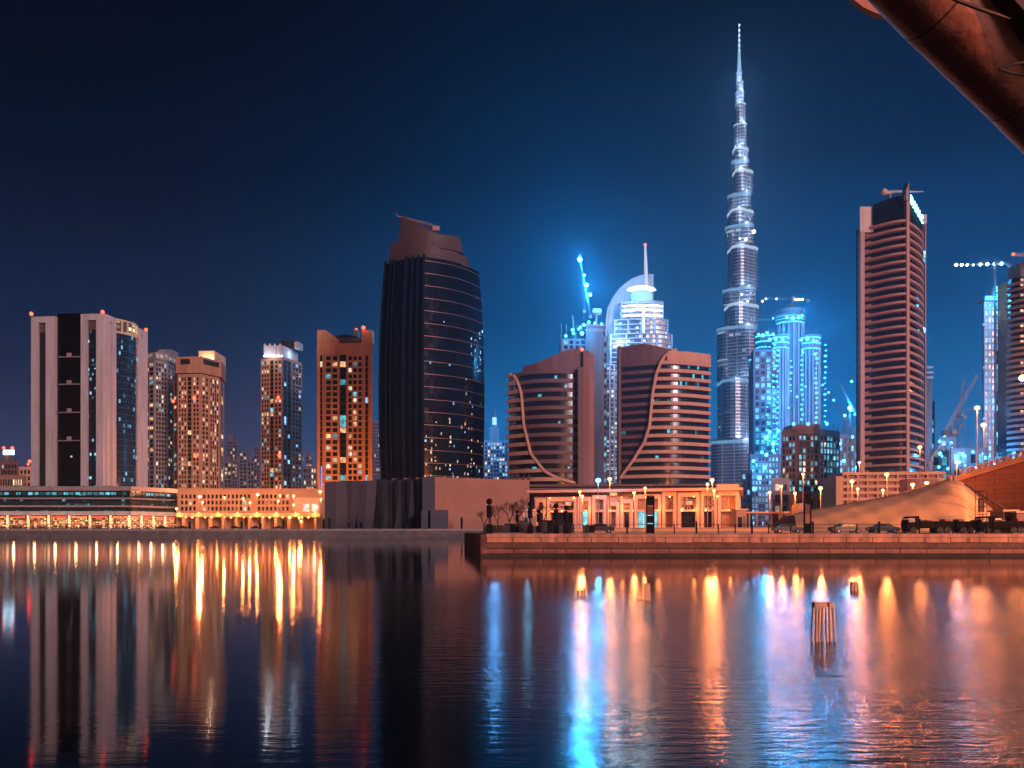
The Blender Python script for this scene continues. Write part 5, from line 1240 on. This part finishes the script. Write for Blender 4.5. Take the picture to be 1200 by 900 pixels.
def overhead():
    r = thing('arch_bridge', 'curved orange-lit bridge girder crossing overhead in the top right corner', 'bridge', (14, 30, 0))
    steel = stone('weathered painted steel', (.3, .11, .07), .55, .45, .5, False, bump=.15)
    inner = stone('inner girder paint', (.04, .012, .01), .6, .4, .6, False)
    def P(px, py, d): return Vector((X(px, d), d, Z(py, d)))
    # main tube: edge px given, centre offset up-right by radius
    edge = [(985, -45, 30), (1020, -12, 30.2), (1045, 14, 30.5), (1065, 34.5, 30.8), (1100, 68, 31.3), (1130, 97.5, 31.8), (1165, 131, 32.4), (1200, 166, 33), (1240, 208, 33.7), (1290, 262, 34.5), (1350, 330, 35.5)]
    rad = 1.5
    mb = MB(); mb.tube([P(x+rad*FP/d*.72, y-rad*FP/d*.7, d) for x, y, d in edge], rad, 28); mb.build('main_tube', steel, r)
    # seam rings and dark service groove
    for i in (3, 6):
        x, y, d = edge[i]; x2, y2, d2 = edge[i+1]; a = P(x+rad*FP/d*.72, y-rad*FP/d*.7, d); b = P(x2+rad*FP/d2*.72, y2-rad*FP/d2*.7, d2); t = (b-a).normalized()
        mb = MB(); mb.tube([a, a+t*.06], rad*1.006, 28, 0, False); mb.build('seam', inner, r)
    # second member above the tube
    e2 = [(1150, -20, 29.5), (1166, 0, 29.6), (1186, 22, 29.8), (1204, 43, 30), (1240, 85, 30.6), (1290, 140, 31.4)]
    rings = []
    for x, y, d in e2:
        c = P(x, y, d); rings.append([c+Vector((0, -.6, 0)), c+Vector((2.6, -1.2, 1.4)), c+Vector((2.6, 1.2, 1.4)), c+Vector((0, 1.4, 0))])
    mb = MB(); mb.loft(rings); mb.build('upper_girder', inner, r)
    e3 = [(1108, -4, 29.0), (1125, 2, 29.02), (1150, 11, 29.1), (1170, 17.5, 29.25), (1184, 22, 29.4)]
    mb = MB(); mb.tube([P(x, y, d) for x, y, d in e3], [.03, .06, .07, .06, .02], 6); mb.build('cable_duct', inner, r)
    # pointed gusset at the frame edge
    g = [P(1171, 81, 30.0), P(1186, 75, 29.9), P(1215, 71, 29.8), P(1215, 92, 30.1), P(1188, 86, 30.05)]
    mb = MB(); mb.tube(g+[g[0]], .05, 6); gs = mb.build('gusset', stone('black rubber', (.02, .015, .015)), r)
    # pale leaf-shaped deck edge beyond the tube
    lf = [P(990, -12, 38), P(1001, 0, 38), P(1012, 8.5, 38), P(1026, 15, 38), P(1042, 20, 38), P(1054, 21, 38), P(1056, -12, 38)]; n = len(lf)
    mb = MB(); mb.add([*lf, *[p+Vector((.1, .5, .1)) for p in lf]], [tuple(range(n)), tuple(range(2*n-1, n-1, -1))]+[(i, n+i, n+(i+1) % n, (i+1) % n) for i in range(n)])
    mb.build('deck_edge', stone('pink deck edge', (.35, .14, .1), .6, .15, .3, False), r)
overhead()

# ------------------------------------------------------------------ street lamps
def lamp(px, py, d, label, gz, size=1.0, power=3200, col=SOD, group='orange street lamps', em=None, arm=0):
    x, z = X(px, d), Z(py, d)
    t = thing('street_lamp', label, 'street lamp', (x+arm, d, gz), group=group)
    mb = MB(); mb.tube([(x+arm, d, gz), (x+arm, d, gz+(z-gz)*.6), (x+arm, d, z+.2)], [.16, .12, .08], 8); mb.build('post', M_POST, t)
    mb = MB(); mb.tube([(x+arm, d, gz), (x+arm, d, gz+.5)], .28, 8); mb.build('base', M_POST, t)
    mb = MB(); mb.bar((x+arm, d, z+.25), (x, d, z+.3), .08); mb.box(x-.16*size, x+.16*size, d-.2, d+.2, z+.14, z+.34); mb.build('arm', M_POST, t)
    mb = MB(); mb.ball((x, d, z), .24*size*d/200+.1, 0, 12, 8, .8); mb.build('lamp_head', em or M_SODIUM, t)
    point((x, d-.7, z-.5), col, power, .5, 'lamp_light', t)
    return t
M_POST = stone('lamp post paint', (.2, .16, .12), .5)
WL = emit('white star lamp', (.03, .38, 1), 20)
Lf = [(207, 596, 440, 'at the corner of the shopping podium'), (234, 582, 440, 'tallest at the left end of the orange block'), (237.5, 588.5, 436, 'just below the tallest lamp of the orange block'), (263, 583, 440, 'second bay of the orange block'),
      (285, 584, 440, 'in the middle window rows of the orange block'), (293, 589, 434, 'low lamp between two higher ones on the orange block'), (302, 579.5, 440, 'brightest, right of the centre of the orange block'), (328, 580.5, 440, 'upper one of a close pair before the orange block'), (326, 587, 436, 'lower one of a close pair before the orange block'),
      (344, 581, 440, 'above another lamp near the plain end of the orange block'), (344, 591.5, 432, 'right under another lamp near the plain end of the orange block'), (375, 576, 425, 'tall, beside the dark blades of the black tower podium'), (376, 585, 430, 'under the tall lamp beside the dark blades'),
      (340, 606.5, 420, 'low by the flyover piers, left of its twin'), (350.5, 606.5, 420, 'low by the flyover piers, right of its twin'), (353, 611, 410, 'lowest, near the water below the flyover')]
for i, (px, py, d, lab) in enumerate(Lf):
    lamp(px, py, d, 'orange street lamp '+lab, LG, 1.0+(.5 if i in (1, 6, 11) else 0), 5500 if py < 600 else 2200)
Rf = [(679.5, 576, 200, 'left of two close lamps before the mall'), (682.5, 581.5, 192, 'right and lower of two close lamps before the mall'), (714.5, 561.5, 205, 'tall, next to the cyan star lamp'), (743, 577.5, 190, 'short, left of the left sign pylon'), (756, 572, 200, 'above the left sign pylon'),
      (829, 567.5, 200, 'left of three lamps at the mall end'), (834.5, 562.5, 205, 'tallest of three lamps at the mall end'), (836.7, 575, 190, 'lowest of three lamps at the mall end'),
      (902, 577, 190, 'first right of the mall kiosk'), (915.6, 570, 200, 'taller, second right of the mall kiosk'), (931.6, 578, 195, 'small, between two taller lamps near the right sign pylon'), (941, 555.6, 215, 'tallest, directly above the right sign pylon'), (961.5, 572, 195, 'very bright, right of the right sign pylon'),
      (998.4, 564, 200, 'upper one left of the salmon tower foot'), (1005, 573, 195, 'lower one left of the salmon tower foot'), (1007, 542, 230, 'high at the left foot of the salmon tower'), (1039, 556, 210, 'before the middle of the salmon tower foot'), (1034.6, 574.5, 200, 'dim, low on the parking storeys'),
      (1069.4, 568, 200, 'left of a bright pair behind the pale slope'), (1086, 566, 200, 'right of a bright pair behind the pale slope'), (1078, 524, 240, 'high on the salmon tower right side'), (1121, 542, 188, 'standing on the crest of the pale slope')]
for i, (px, py, d, lab) in enumerate(Rf):
    big = i in (2, 6, 12, 13, 18, 16, 19, 20)
    lamp(px, py, d, 'orange street lamp '+lab, RG, 1.6 if big else 1.0, 4200 if big else 2500)
for px, py, lab in ((1145, 478, 'left and taller of two mast lamps on the bridge ramp'), (1152.6, 498, 'right and shorter of two mast lamps on the bridge ramp')):
    lamp(px, py, 186, lab, RG+10, 2.0, 3800)
lamp(701, 563, 215, 'brilliant cyan star lamp above the mall roof', RG, 2.2, 3500, (.03, .4, 1), 'white site lamps', WL)
lamp(619, 597, 170, 'small cyan-white lamp beside the bare trees', RG, .45, 400, (.1, .6, 1), 'white site lamps', M_CYANL)

# ------------------------------------------------------------------ quay furniture
DK = stone('dark painted metal', (.009, .008, .009), .92, .4)
def quay():
    cols = [(573.4, 584.2, 113, 1.0, 'largest dark wrapped post with ball top at the quay end'), (606, 597.8, 122, .62, 'shortest wrapped post with ball top by the bare trees'), (621.3, 587.8, 118, .92, 'wrapped post with ball top before the lit kiosk'), (631, 596.5, 119, .72, 'small brownish wrapped post third from the quay end'), (651.6, 589.8, 116, .9, 'wrapped post with ball top before the blue shop windows'), (663, 592.3, 115, .85, 'wrapped post with slightly tilted ball top, last of the row')]
    for px, py, d, k, lab in cols:
        x, zt = X(px, d), Z(py, d); H = zt-RG; t = thing('wrapped_post', lab, 'wrapped post', (x, d, RG), group='dark wrapped posts with ball tops')
        r = .4*k
        mb = MB(); mb.ball((x+(.08 if 'tilted' in lab else 0), d, zt-r), r, 0, 14, 10, 1.05); mb.build('ball_top', DK, t)
        mb = MB(); w = .36*k; mb.loft([[(x+q*math.cos(a*math.pi/4+.39), d+q*math.sin(a*math.pi/4+.39), z) for a in range(8)] for q, z in ((w*.9, zt-2*r-1.7*k), (w*1.1, zt-2*r-1.6*k), (w*1.05, zt-2*r-.9*k), (w*1.1, zt-2*r-.2*k), (w*.8, zt-2*r-.1*k))]); mb.build('wrapped_box', DK, t)
        mb = MB(); mb.tube([(x, d, RG), (x, d, zt-r)], .09*k, 8); mb.tube([(x+.2*k, d, RG), (x+.2*k, d, zt-2*r-1.6*k)], .05, 6); mb.build('pole', DK, t)
        mb = MB(); mb.box(x-.42*k, x+.42*k, d-.4, d+.4, RG, RG+min(1.25, H*.32)); mb.build('base', DK, t)
    for i in range(19):   # fence along the right quay
        pass
    f = thing('quay_fence', 'thin dark railing with posts along the right quay edge', 'fence', (X(800, 112), 112, RG))
    x = X(668, 112)
    xe = X(1230, 112); k = 0; zr = RG+1.25
    while x < xe:
        mb = MB(); w = .06 if k % 3 else .11; mb.box(x-w, x+w, 112, 112.16, RG, zr+(0 if k % 3 else .35)); mb.build('post', DK, f); x += R.choice((2.2, 2.9, 3.1)); k += 1
    for zz in (RG+.25, RG+.7, zr-.06):
        mb = MB(); mb.box(X(668, 112), xe, 112.05, 112.1, zz, zz+.05); mb.build('rail', DK, f)
    # dark low hoarding left half
    h = thing('site_hoarding', 'dark low hoarding behind the wrapped posts', 'hoarding', (X(620, 124), 124, RG))
    x = X(566, 126)
    for i in range(13):
        mb = MB(); ht = 1.15+R.uniform(-.12, .3)+(.5 if i in (5, 6) else 0); mb.box(x, x+1.0, 126, 126.12, RG, RG+ht); mb.build('panel', stone('hoarding panel', (.04, .035, .045)), h); x += 1.04
    for i, (px, lab, ht) in enumerate(((598, 'short dark electrical cabinet beside the shortest wrapped post', 1.3), (641, 'dark equipment cabinet behind the wrapped posts', 1.8), (690, 'squat dark cabinet near the start of the railing', 1.1))):
        c = thing('electrical_cabinet', lab, 'cabinet', (X(px, 121), 121, RG)); x = X(px, 121)
        mb = MB(); mb.box(x-.8, x+.8, 120.6, 121.4, RG+.1, RG+ht); mb.build('body', DK, c)
        mb = MB(); mb.box(x-.88, x+.88, 120.5, 121.5, RG+ht, RG+ht+.08); mb.build('lid', DK, c)
        mb = MB(); mb.box(x-.75, x-.02, 120.55, 120.6, RG+.2, RG+ht-.1); mb.build('door', M_DSTEEL, c)
    # sign pylons
    for px0, px1, top, lab in ((757.5, 767, 580.5, 'left tall dark sign pylon standing before the mall'), (942.5, 951, 578, 'right dark sign pylon with orange lower panel')):
        d = 114; s = thing('sign_pylon', lab, 'sign', (X((px0+px1)/2, d), d, RG)); x0, x1, zt = X(px0, d), X(px1, d), Z(top, d)
        mb = MB(); mb.box(x0, x0+.14, d, d+.35, RG, zt); mb.box(x1-.14, x1, d, d+.35, RG, zt); mb.box(x0+.14, x1-.14, d, d+.35, zt-.15, zt); mb.build('frame', DK, s)
        for k, (a, b, mt) in enumerate(((.0, .24, DK), (.26, .5, stone('brown sign panel', (.1, .045, .035))), (.52, .72, DK if px0 < 800 else M_BROWN), (.74, .99, DK))):
            mb = MB(); mb.box(x0+.15, x1-.15, d+.06, d+.28, zt-.17-(zt-RG-.2)*b, zt-.17-(zt-RG-.2)*a); mb.build('panel', mt, s)
    s = thing('scaffold_tower', 'open dark scaffold tower before the pale slope', 'scaffold', (X(1152, 116), 116, RG)); d = 116; x0, x1 = X(1147.5, d), X(1156.5, d); zt = Z(574.5, d)
    for x in (x0, x1):
        for y in (d, d+1): mb = MB(); mb.tube([(x, y, RG), (x, y, zt)], .05, 6, 0); mb.build('leg', DK, s)
    mb = MB()
    for k in range(6):
        z = RG+.5+(zt-RG-.6)*k/5
        for y in (d, d+1): mb.bar((x0, y, z), (x1, y, z), .05)
    mb.build('rung', DK, s)
    mb = MB(); mb.box(x0+.1, x1-.1, d+.4, d+.5, Z(600, d), Z(585, d)); mb.build('netting', stone('brown netting', (.12, .06, .05)), s)
quay()

def car_mesh():
    t = thing('parked_car', 'car', 'car', (0, 0, 0))
    body = [(-2.2, .35), (-2.2, .8), (-1.9, .95), (-1.15, 1.0), (-.6, 1.42), (.75, 1.45), (1.4, 1.02), (2.1, .9), (2.25, .7), (2.25, .35)]
    n = len(body); mb = MB(); rings = []
    for y, k in ((-.85, .96), (-.7, 1), (.7, 1), (.85, .96)): rings.append([(x*k, y, z if z < .5 else .35+(z-.35)*k) for x, z in body])
    mb.loft(rings); mb.build('body', stone('dark car paint', (.015, .012, .012), .45, .1), t)
    mb = MB(); g = [(-.98, 1.03), (-.55, 1.36), (.7, 1.38), (1.2, 1.03)]; mb.loft([[(x, y, z) for x, z in g] for y in (-.868, .868)]); mb.build('window', M_DARKW, t)
    for x in (-1.35, 1.4):
        for y in (-.8, .8):
            mb = MB(); mb.tube([(x, y-.12, .33), (x, y+.12, .33)], .33, 14, 0, False); w = mb.build('wheel', stone('tyre rubber', (.02, .02, .02)), t)
            mb = MB(); mb.tube([(x, y-.13, .33), (x, y+.13, .33)], .18, 10, 0, False); mb.build('rim', M_STEEL, w)
    for x, mt in ((-2.21, M_PINK), (2.26, stone('tail lamp plastic', (.3, .02, .02)))):
        for y in (-.6, .6): mb = MB(); mb.box(x-.02, x+.02, y-.16, y+.16, .62, .78); mb.build('headlight' if x < 0 else 'taillight', mt, t)
    return t
def truck_mesh():
    t = thing('parked_truck', 'truck', 'truck', (0, 0, 0)); dk = stone('truck silhouette black', (.012, .008, .007), .92, .3)  # near-black bodies carry the backlit silhouette in their colour
    mb = MB(); mb.loft([[(x, y, z) for x, z in ((-3.2, .5), (-3.2, 1.6), (-2.8, 2.35), (-1.6, 2.4), (-1.6, .5))] for y in (-1, 1)]); mb.build('cab', dk, t)
    mb = MB(); mb.box(-3.05, -2.2, -1.02, 1.02, 1.55, 2.1); mb.build('window', M_DARKW, t)
    mb = MB(); mb.box(-1.5, 3.1, -1.05, 1.05, .75, .95); mb.box(-1.5, 3.1, -1.08, -1.0, .95, 1.7); mb.box(-1.5, 3.1, 1.0, 1.08, .95, 1.7); mb.box(3.0, 3.1, -1, 1, .95, 1.7); mb.box(-1.5, -1.4, -1, 1, .95, 2.0); mb.build('flatbed', dk, t)
    mb = MB()
    for k in range(5): mb.box(-1.2+k*.8, -.5+k*.8, -.8, .8, .96, 1.5+R.uniform(0, .7))
    mb.build('load', M_BROWN, t, kind='stuff')
    for x in (-2.4, 1.2, 2.2):
        for y in (-.95, .95): mb = MB(); mb.tube([(x, y-.15, .45), (x, y+.15, .45)], .45, 14, 0, False); mb.build('wheel', stone('tyre rubber', (.02, .02, .02)), t)
    return t
def vehicles():
    car = car_mesh(); spots = [(990, 122, RG, .1, 'dark low car right of the orange-panelled sign pylon'), (1034, 124, RG, 0, 'dark car before the middle of the pale slope'), (1114, 123, RG, .05, 'dark car under the peak of the pale slope'), (922, 130, RG, 0, 'dark car left of the orange-panelled sign pylon'),
        (1193, 121, RG, .1, 'dark car below the site huts at the right edge'), (702, 128, RG, 0, 'dark car behind the start of the railing'),
        (252, 392, LG, 0, 'pale car below the left end of the flyover'), (276, 392, LG, 3.1, 'car below the second flyover pier'), (300, 390, LG, 0, 'car below the bright lamp of the orange block'), (214, 390, LG, 0, 'car by the shopping podium corner'), (190, 390, LG, 3.14, 'car before the podium side shops'), (326, 392, LG, 0, 'car left of the low twin lamps')]
    for i, (px, d, gz, a, lab) in enumerate(spots):
        o = car if i == 0 else copy_tree(car)
        o.location = (X(px, d), d, gz); o.rotation_euler = (0, 0, a); o['label'] = lab; o['group'] = 'parked cars'
    tr = truck_mesh(); ts = [(1087, 117, 0, 'dark flatbed truck left of the scaffold tower'), (1143, 118.5, 3.14, 'dark loaded truck right behind the scaffold tower'), (1172, 117.5, 0, 'dark loaded truck below the small site hut')]
    for i, (px, d, a, lab) in enumerate(ts):
        o = tr if i == 0 else copy_tree(tr)
        o.location = (X(px, d), d, RG); o.rotation_euler = (0, 0, a); o['label'] = lab; o['group'] = 'parked trucks'
vehicles()

# bare trees in front of the salmon wall
def bare_tree(px, d, h, lab, gz=RG):
    x = X(px, d); t = thing('bare_tree', lab, 'tree', (x, d, gz), group='bare small trees'); bark = stone('bark', (.06, .035, .03), .9)
    mt = MB(); mt.tube([(x, d, gz), (x+.1, d, gz+h*.2), (x, d, gz+h*.36)], [.13, .1, .09], 7); mt.build('trunk', bark, t)
    mb = MB()
    def br(p, dirv, L, r, n):
        q = p+dirv*L; m = (p+q)/2+Vector((R.uniform(-.1, .1), R.uniform(-.1, .1), 0))*L; mb.tube([p, m, q], [r, r*.8, r*.6], 5)
        if n:
            for k in range(3 if n > 1 else 4):
                dv = (dirv+Vector((R.uniform(-.8, .8), R.uniform(-.8, .8), R.uniform(-.1, .5)))).normalized(); br(q, dv, L*R.uniform(.55, .8), r*.6, n-1)
    for k in range(4): a = k*1.6+R.random(); br(Vector((x, d, gz+h*.34)), Vector((math.cos(a)*.5, math.sin(a)*.5, 1)).normalized(), h*.24, .06, 4)
    mb.build('crown', bark, t)
for px, h, lab in ((567.5, 3.6, 'small bare tree left of the largest wrapped post'), (583, 4.4, 'slim bare tree right of the largest wrapped post'), (597, 5.0, 'bare tree before the middle of the salmon wall'), (605.5, 4.6, 'bare tree right behind the shortest wrapped post'), (614.5, 5.4, 'tallest bare tree at the end of the salmon wall'), (636, 4.6, 'bare tree before the lit screens of the mall')):
    bare_tree(px, 130, h, lab)

# low bank-side bits on the far bank
def bankside():
    for i in range(9):
        px = (222, 283, 305, 332, 379, 386, 409, 423, 541)[i]; d = 376; x = X(px, d); h = (3.4, 3.4, 2.4, 3.8, 4.2, 4.8, 3, 3, 5)[i]
        lab = ('beside the podium corner', 'under the flyover centre', 'below the brightest lamp', 'left of the low twin lamps', 'before the flyover end', 'beside the dark blades', 'before the second blade', 'before the third blade', 'alone before the salmon wall')[i]
        s = thing('dark_pillar_box', 'slim dark pillar sign '+lab, 'pillar sign', (x, d, LG), group='dark pillar signs on the far bank')
        mb = MB(); mb.box(x-.45, x+.45, d, d+.5, LG+.2, LG+h); mb.build('panel', DK, s)
        mb = MB(); mb.box(x-.6, x+.6, d-.1, d+.6, LG, LG+.2); mb.build('base', DK, s)
    h = thing('hedge', 'low dark hedge along the far bank before the shopping podium', 'hedge', (X(90, 384), 384, LG))
    mb = MB(); lf = stone('hedge leaves', (.04, .05, .025), .8, .5, 1)
    x = X(-40, 384)
    while x < X(214, 384):
        for k in range(9):
            c = Vector((x+R.uniform(0, 1.2), 384+R.uniform(-.5, .5), LG+R.uniform(.05, .9))); s = R.uniform(.12, .3); a = R.uniform(0, 3.14); e = Vector((math.cos(a), math.sin(a), R.uniform(-.6, .6)))*s; u = Vector((R.uniform(-.5, .5), R.uniform(-.5, .5), 1)).normalized()*s
            mb.add([c-e, c-u*.6, c+e, c+u], [(0, 1, 2, 3)])
        x += .55
    mb.build('foliage', lf, h)
bankside()

# pile clusters standing in the water
def piles():
    wood = stone('pale pile wood', (.55, .36, .24), .8, .4, 3, True)
    def cluster(label, px, d, items, cap=None, box=()):
        t = thing('pile_cluster', label, 'pile cluster', (X(px, d), d, 0))
        for (p, y, lean) in items:
            x = X(p, d); mb = MB(); zt = Z(y, d); mb.tube([(x+lean*.4, d+R.uniform(-.12, .12), -.6), (x, d, zt)], .0028*d-.03, 9); mb.build('pile', wood, t)
        if cap:
            for (a, b, y0, y1) in cap: mb = MB(); mb.box(X(a, d), X(b, d), d-.14, d+.14, Z(y1, d), Z(y0, d)); mb.build('cap_beam', wood, t)
        for (a, b, y0, y1) in box:
            mb = MB(); mb.box(X(a, d), X(b, d), d-.12, d+.12, Z(y1, d), Z(y0, d)); mb.build('crate_panel', wood, t)
    cluster('cluster of four tall pale piles with a short cap beam', 684, 43, [(678, 692, 0), (682.5, 692, 0), (685.5, 690, .1), (687, 706, .15), (690.5, 706, .2), (693, 707, .3)], [(685, 692.5, 706, 712)])
    cluster('pile cluster with a narrow stacked box column on its right', 753, 40, [(742, 711, 0), (746.5, 704, 0), (751, 704, .1), (756, 706, 0), (761, 706, 0)], [(746, 757, 702, 707)], [(754.5, 761.5, 684, 695), (755, 762, 695.5, 706.5), (754, 764, 707.5, 720.5), (754, 764, 721.5, 731.5)])
    cluster('two slim pale piles farther out in the blue reflection', 918, 52, [(916.5, 688, 0), (919, 687, .2), (922, 690, .4)], [(915.5, 921, 687, 689)])
    cluster('largest pale pile cluster shaped like a basket with a broad cap', 965, 25, [(953, 712, -.15), (957, 712, -.1), (960.5, 712, -.05), (964, 712, 0), (968, 712, .05), (972, 712, .18), (976, 712, .3)], [(953, 967, 706, 711.5), (970, 976, 706, 711.5)])
    cluster('pale pile pair beside the white lamp reflections', 1000, 46, [(998.5, 683, 0), (1002, 683, 0), (1004.5, 684, .1)], [(997.5, 1004.5, 681.5, 684)])
piles()

# ------------------------------------------------------------------ air
def haze():
    m = bpy.data.materials.new('city haze'); m.use_nodes = True; nt = m.node_tree; nt.nodes.remove(nt.nodes['Principled BSDF'])
    v = nt.nodes.new('ShaderNodeVolumePrincipled'); v.inputs['Color'].default_value = (.4, .68, 1, 1); v.inputs['Density'].default_value = .00017; v.inputs['Anisotropy'].default_value = .84
    nt.links.new(v.outputs[0], nt.nodes['Material Output'].inputs['Volume'])
    mb = MB(); mb.box(-2600, 2600, -80, 2600, -2, 860); mb.build('haze', m, kind='stuff')
haze()

# ------------------------------------------------------------------ sky, sun, camera
def world():
    w = bpy.data.worlds.new('World'); sc.world = w; w.use_nodes = True; nt = w.node_tree; N = nt.nodes; L = nt.links
    bg = N['Background']; tc = N.new('ShaderNodeTexCoord'); sp = N.new('ShaderNodeSeparateXYZ'); L.new(tc.outputs['Generated'], sp.inputs[0])
    def ramp(inp, pts):
        r = N.new('ShaderNodeValToRGB'); e = r.color_ramp.elements
        while len(e) < len(pts): e.new(.5)
        for i, (p, c) in enumerate(pts): e[i].position = p; e[i].color = (*c, 1)
        L.new(inp, r.inputs[0]); return r.outputs[0]
    # elevation ramps: mauve-blue on the left, cyan-blue above the bright district on the right
    left = ramp(sp.outputs[2], [(0, (.1, .08, .15)), (.08, (.05, .055, .125)), (.2, (.01, .022, .06)), (.36, (.0015, .005, .015)), (.55, (.0005, .0015, .005)), (1, (.002, .003, .008))])
    right = ramp(sp.outputs[2], [(0, (.012, .24, .6)), (.12, (.006, .17, .45)), (.24, (.002, .065, .19)), (.38, (.0008, .017, .055)), (.55, (.0005, .004, .015)), (1, (.002, .003, .008))])
    back = ramp(sp.outputs[2], [(0, (.13, .06, .055)), (.15, (.05, .03, .035)), (.4, (.012, .01, .016)), (1, (.004, .004, .01))])
    def M(op, a, bb, c=None, cl=False):
        n = N.new('ShaderNodeMath'); n.operation = op; n.use_clamp = cl
        for i, v in enumerate((a, bb, c)):
            if v is None: continue
            if isinstance(v, (int, float)): n.inputs[i].default_value = v
            else: L.new(v, n.inputs[i])
        return n.outputs[0]
    az = N.new('ShaderNodeMapRange'); az.interpolation_type = 'SMOOTHERSTEP'; az.inputs['From Min'].default_value = -.42; az.inputs['From Max'].default_value = .16
    L.new(sp.outputs[0], az.inputs[0])
    def mix(f, a, b):
        n = N.new('ShaderNodeMix'); n.data_type = 'RGBA'; L.new(f, n.inputs[0]); L.new(a, n.inputs[6]); L.new(b, n.inputs[7]); return n.outputs[2]
    front = mix(az.outputs[0], left, right)
    bk = N.new('ShaderNodeMapRange'); bk.interpolation_type = 'SMOOTHSTEP'; bk.inputs['From Min'].default_value = .1; bk.inputs['From Max'].default_value = -.5; L.new(sp.outputs[1], bk.inputs[0])
    col = mix(bk.outputs[0], front, back)
    nz = N.new('ShaderNodeTexNoise'); nz.inputs['Scale'].default_value = 3.2; nz.inputs['Detail'].default_value = 5
    mpn = N.new('ShaderNodeMapping'); mpn.inputs['Scale'].default_value = (1, 1, 3); L.new(tc.outputs['Generated'], mpn.inputs['Vector']); L.new(mpn.outputs[0], nz.inputs['Vector'])
    mm = N.new('ShaderNodeVectorMath'); mm.operation = 'SCALE'; L.new(col, mm.inputs[0]); L.new(M('MULTIPLY_ADD', nz.outputs[0], .7, .65), mm.inputs['Scale']); col = mm.outputs[0]
    L.new(col, bg.inputs['Color']); bg.inputs['Strength'].default_value = 1.0
    sky = N.new('ShaderNodeTexSky'); sky.sky_type = 'NISHITA'; sky.sun_disc = False; sky.sun_elevation = math.radians(-8); sky.sun_rotation = math.radians(150)
    b2 = N.new('ShaderNodeBackground'); b2.inputs['Strength'].default_value = .05; L.new(sky.outputs[0], b2.inputs['Color'])
    ad = N.new('ShaderNodeAddShader'); L.new(bg.outputs[0], ad.inputs[0]); L.new(b2.outputs[0], ad.inputs[1]); L.new(ad.outputs[0], N['World Output'].inputs['Surface'])
    l = bpy.data.lights.new('city_glow_sun', 'SUN'); l.energy = 2.1; l.angle = math.radians(12); l.color = (1, .64, .64)
    o = bpy.data.objects.new('city_glow_sun', l); COL.objects.link(o); l.specular_factor = .12; o.rotation_euler = Vector((-.5, .84, -.22)).to_track_quat('-Z', 'Y').to_euler()
world()
point((215, 95, 19), SOD, 1500000, 2, 'added_sodium_fill')  # unseen fill lamp added to brighten the slope and ramp
point((170, -62, 26), SOD, 1700000, 2, 'added_sodium_fill')  # unseen fill lamp added behind the camera to warm the quay
cam = bpy.data.cameras.new('camera'); cam.lens = 30; cam.sensor_width = 36; cam.shift_y = (HZ-450)/1200; cam.clip_end = 6000; cam.clip_start = .1
co = bpy.data.objects.new('camera', cam); COL.objects.link(co); co.location = (0, 0, CAMZ); co.rotation_euler = (math.radians(90), 0, 0); sc.camera = co
sc.view_settings.view_transform = 'Standard'; sc.view_settings.look = 'None'; sc.view_settings.exposure = 0; sc.view_settings.gamma = 1
sc.cycles.use_denoising = True; sc.cycles.max_bounces = 5; sc.cycles.diffuse_bounces = 2; sc.cycles.glossy_bounces = 3; sc.cycles.transmission_bounces = 2; sc.cycles.volume_bounces = 0
sc.cycles.use_light_tree = True; sc.cycles.sample_clamp_indirect = 12; sc.cycles.caustics_reflective = True
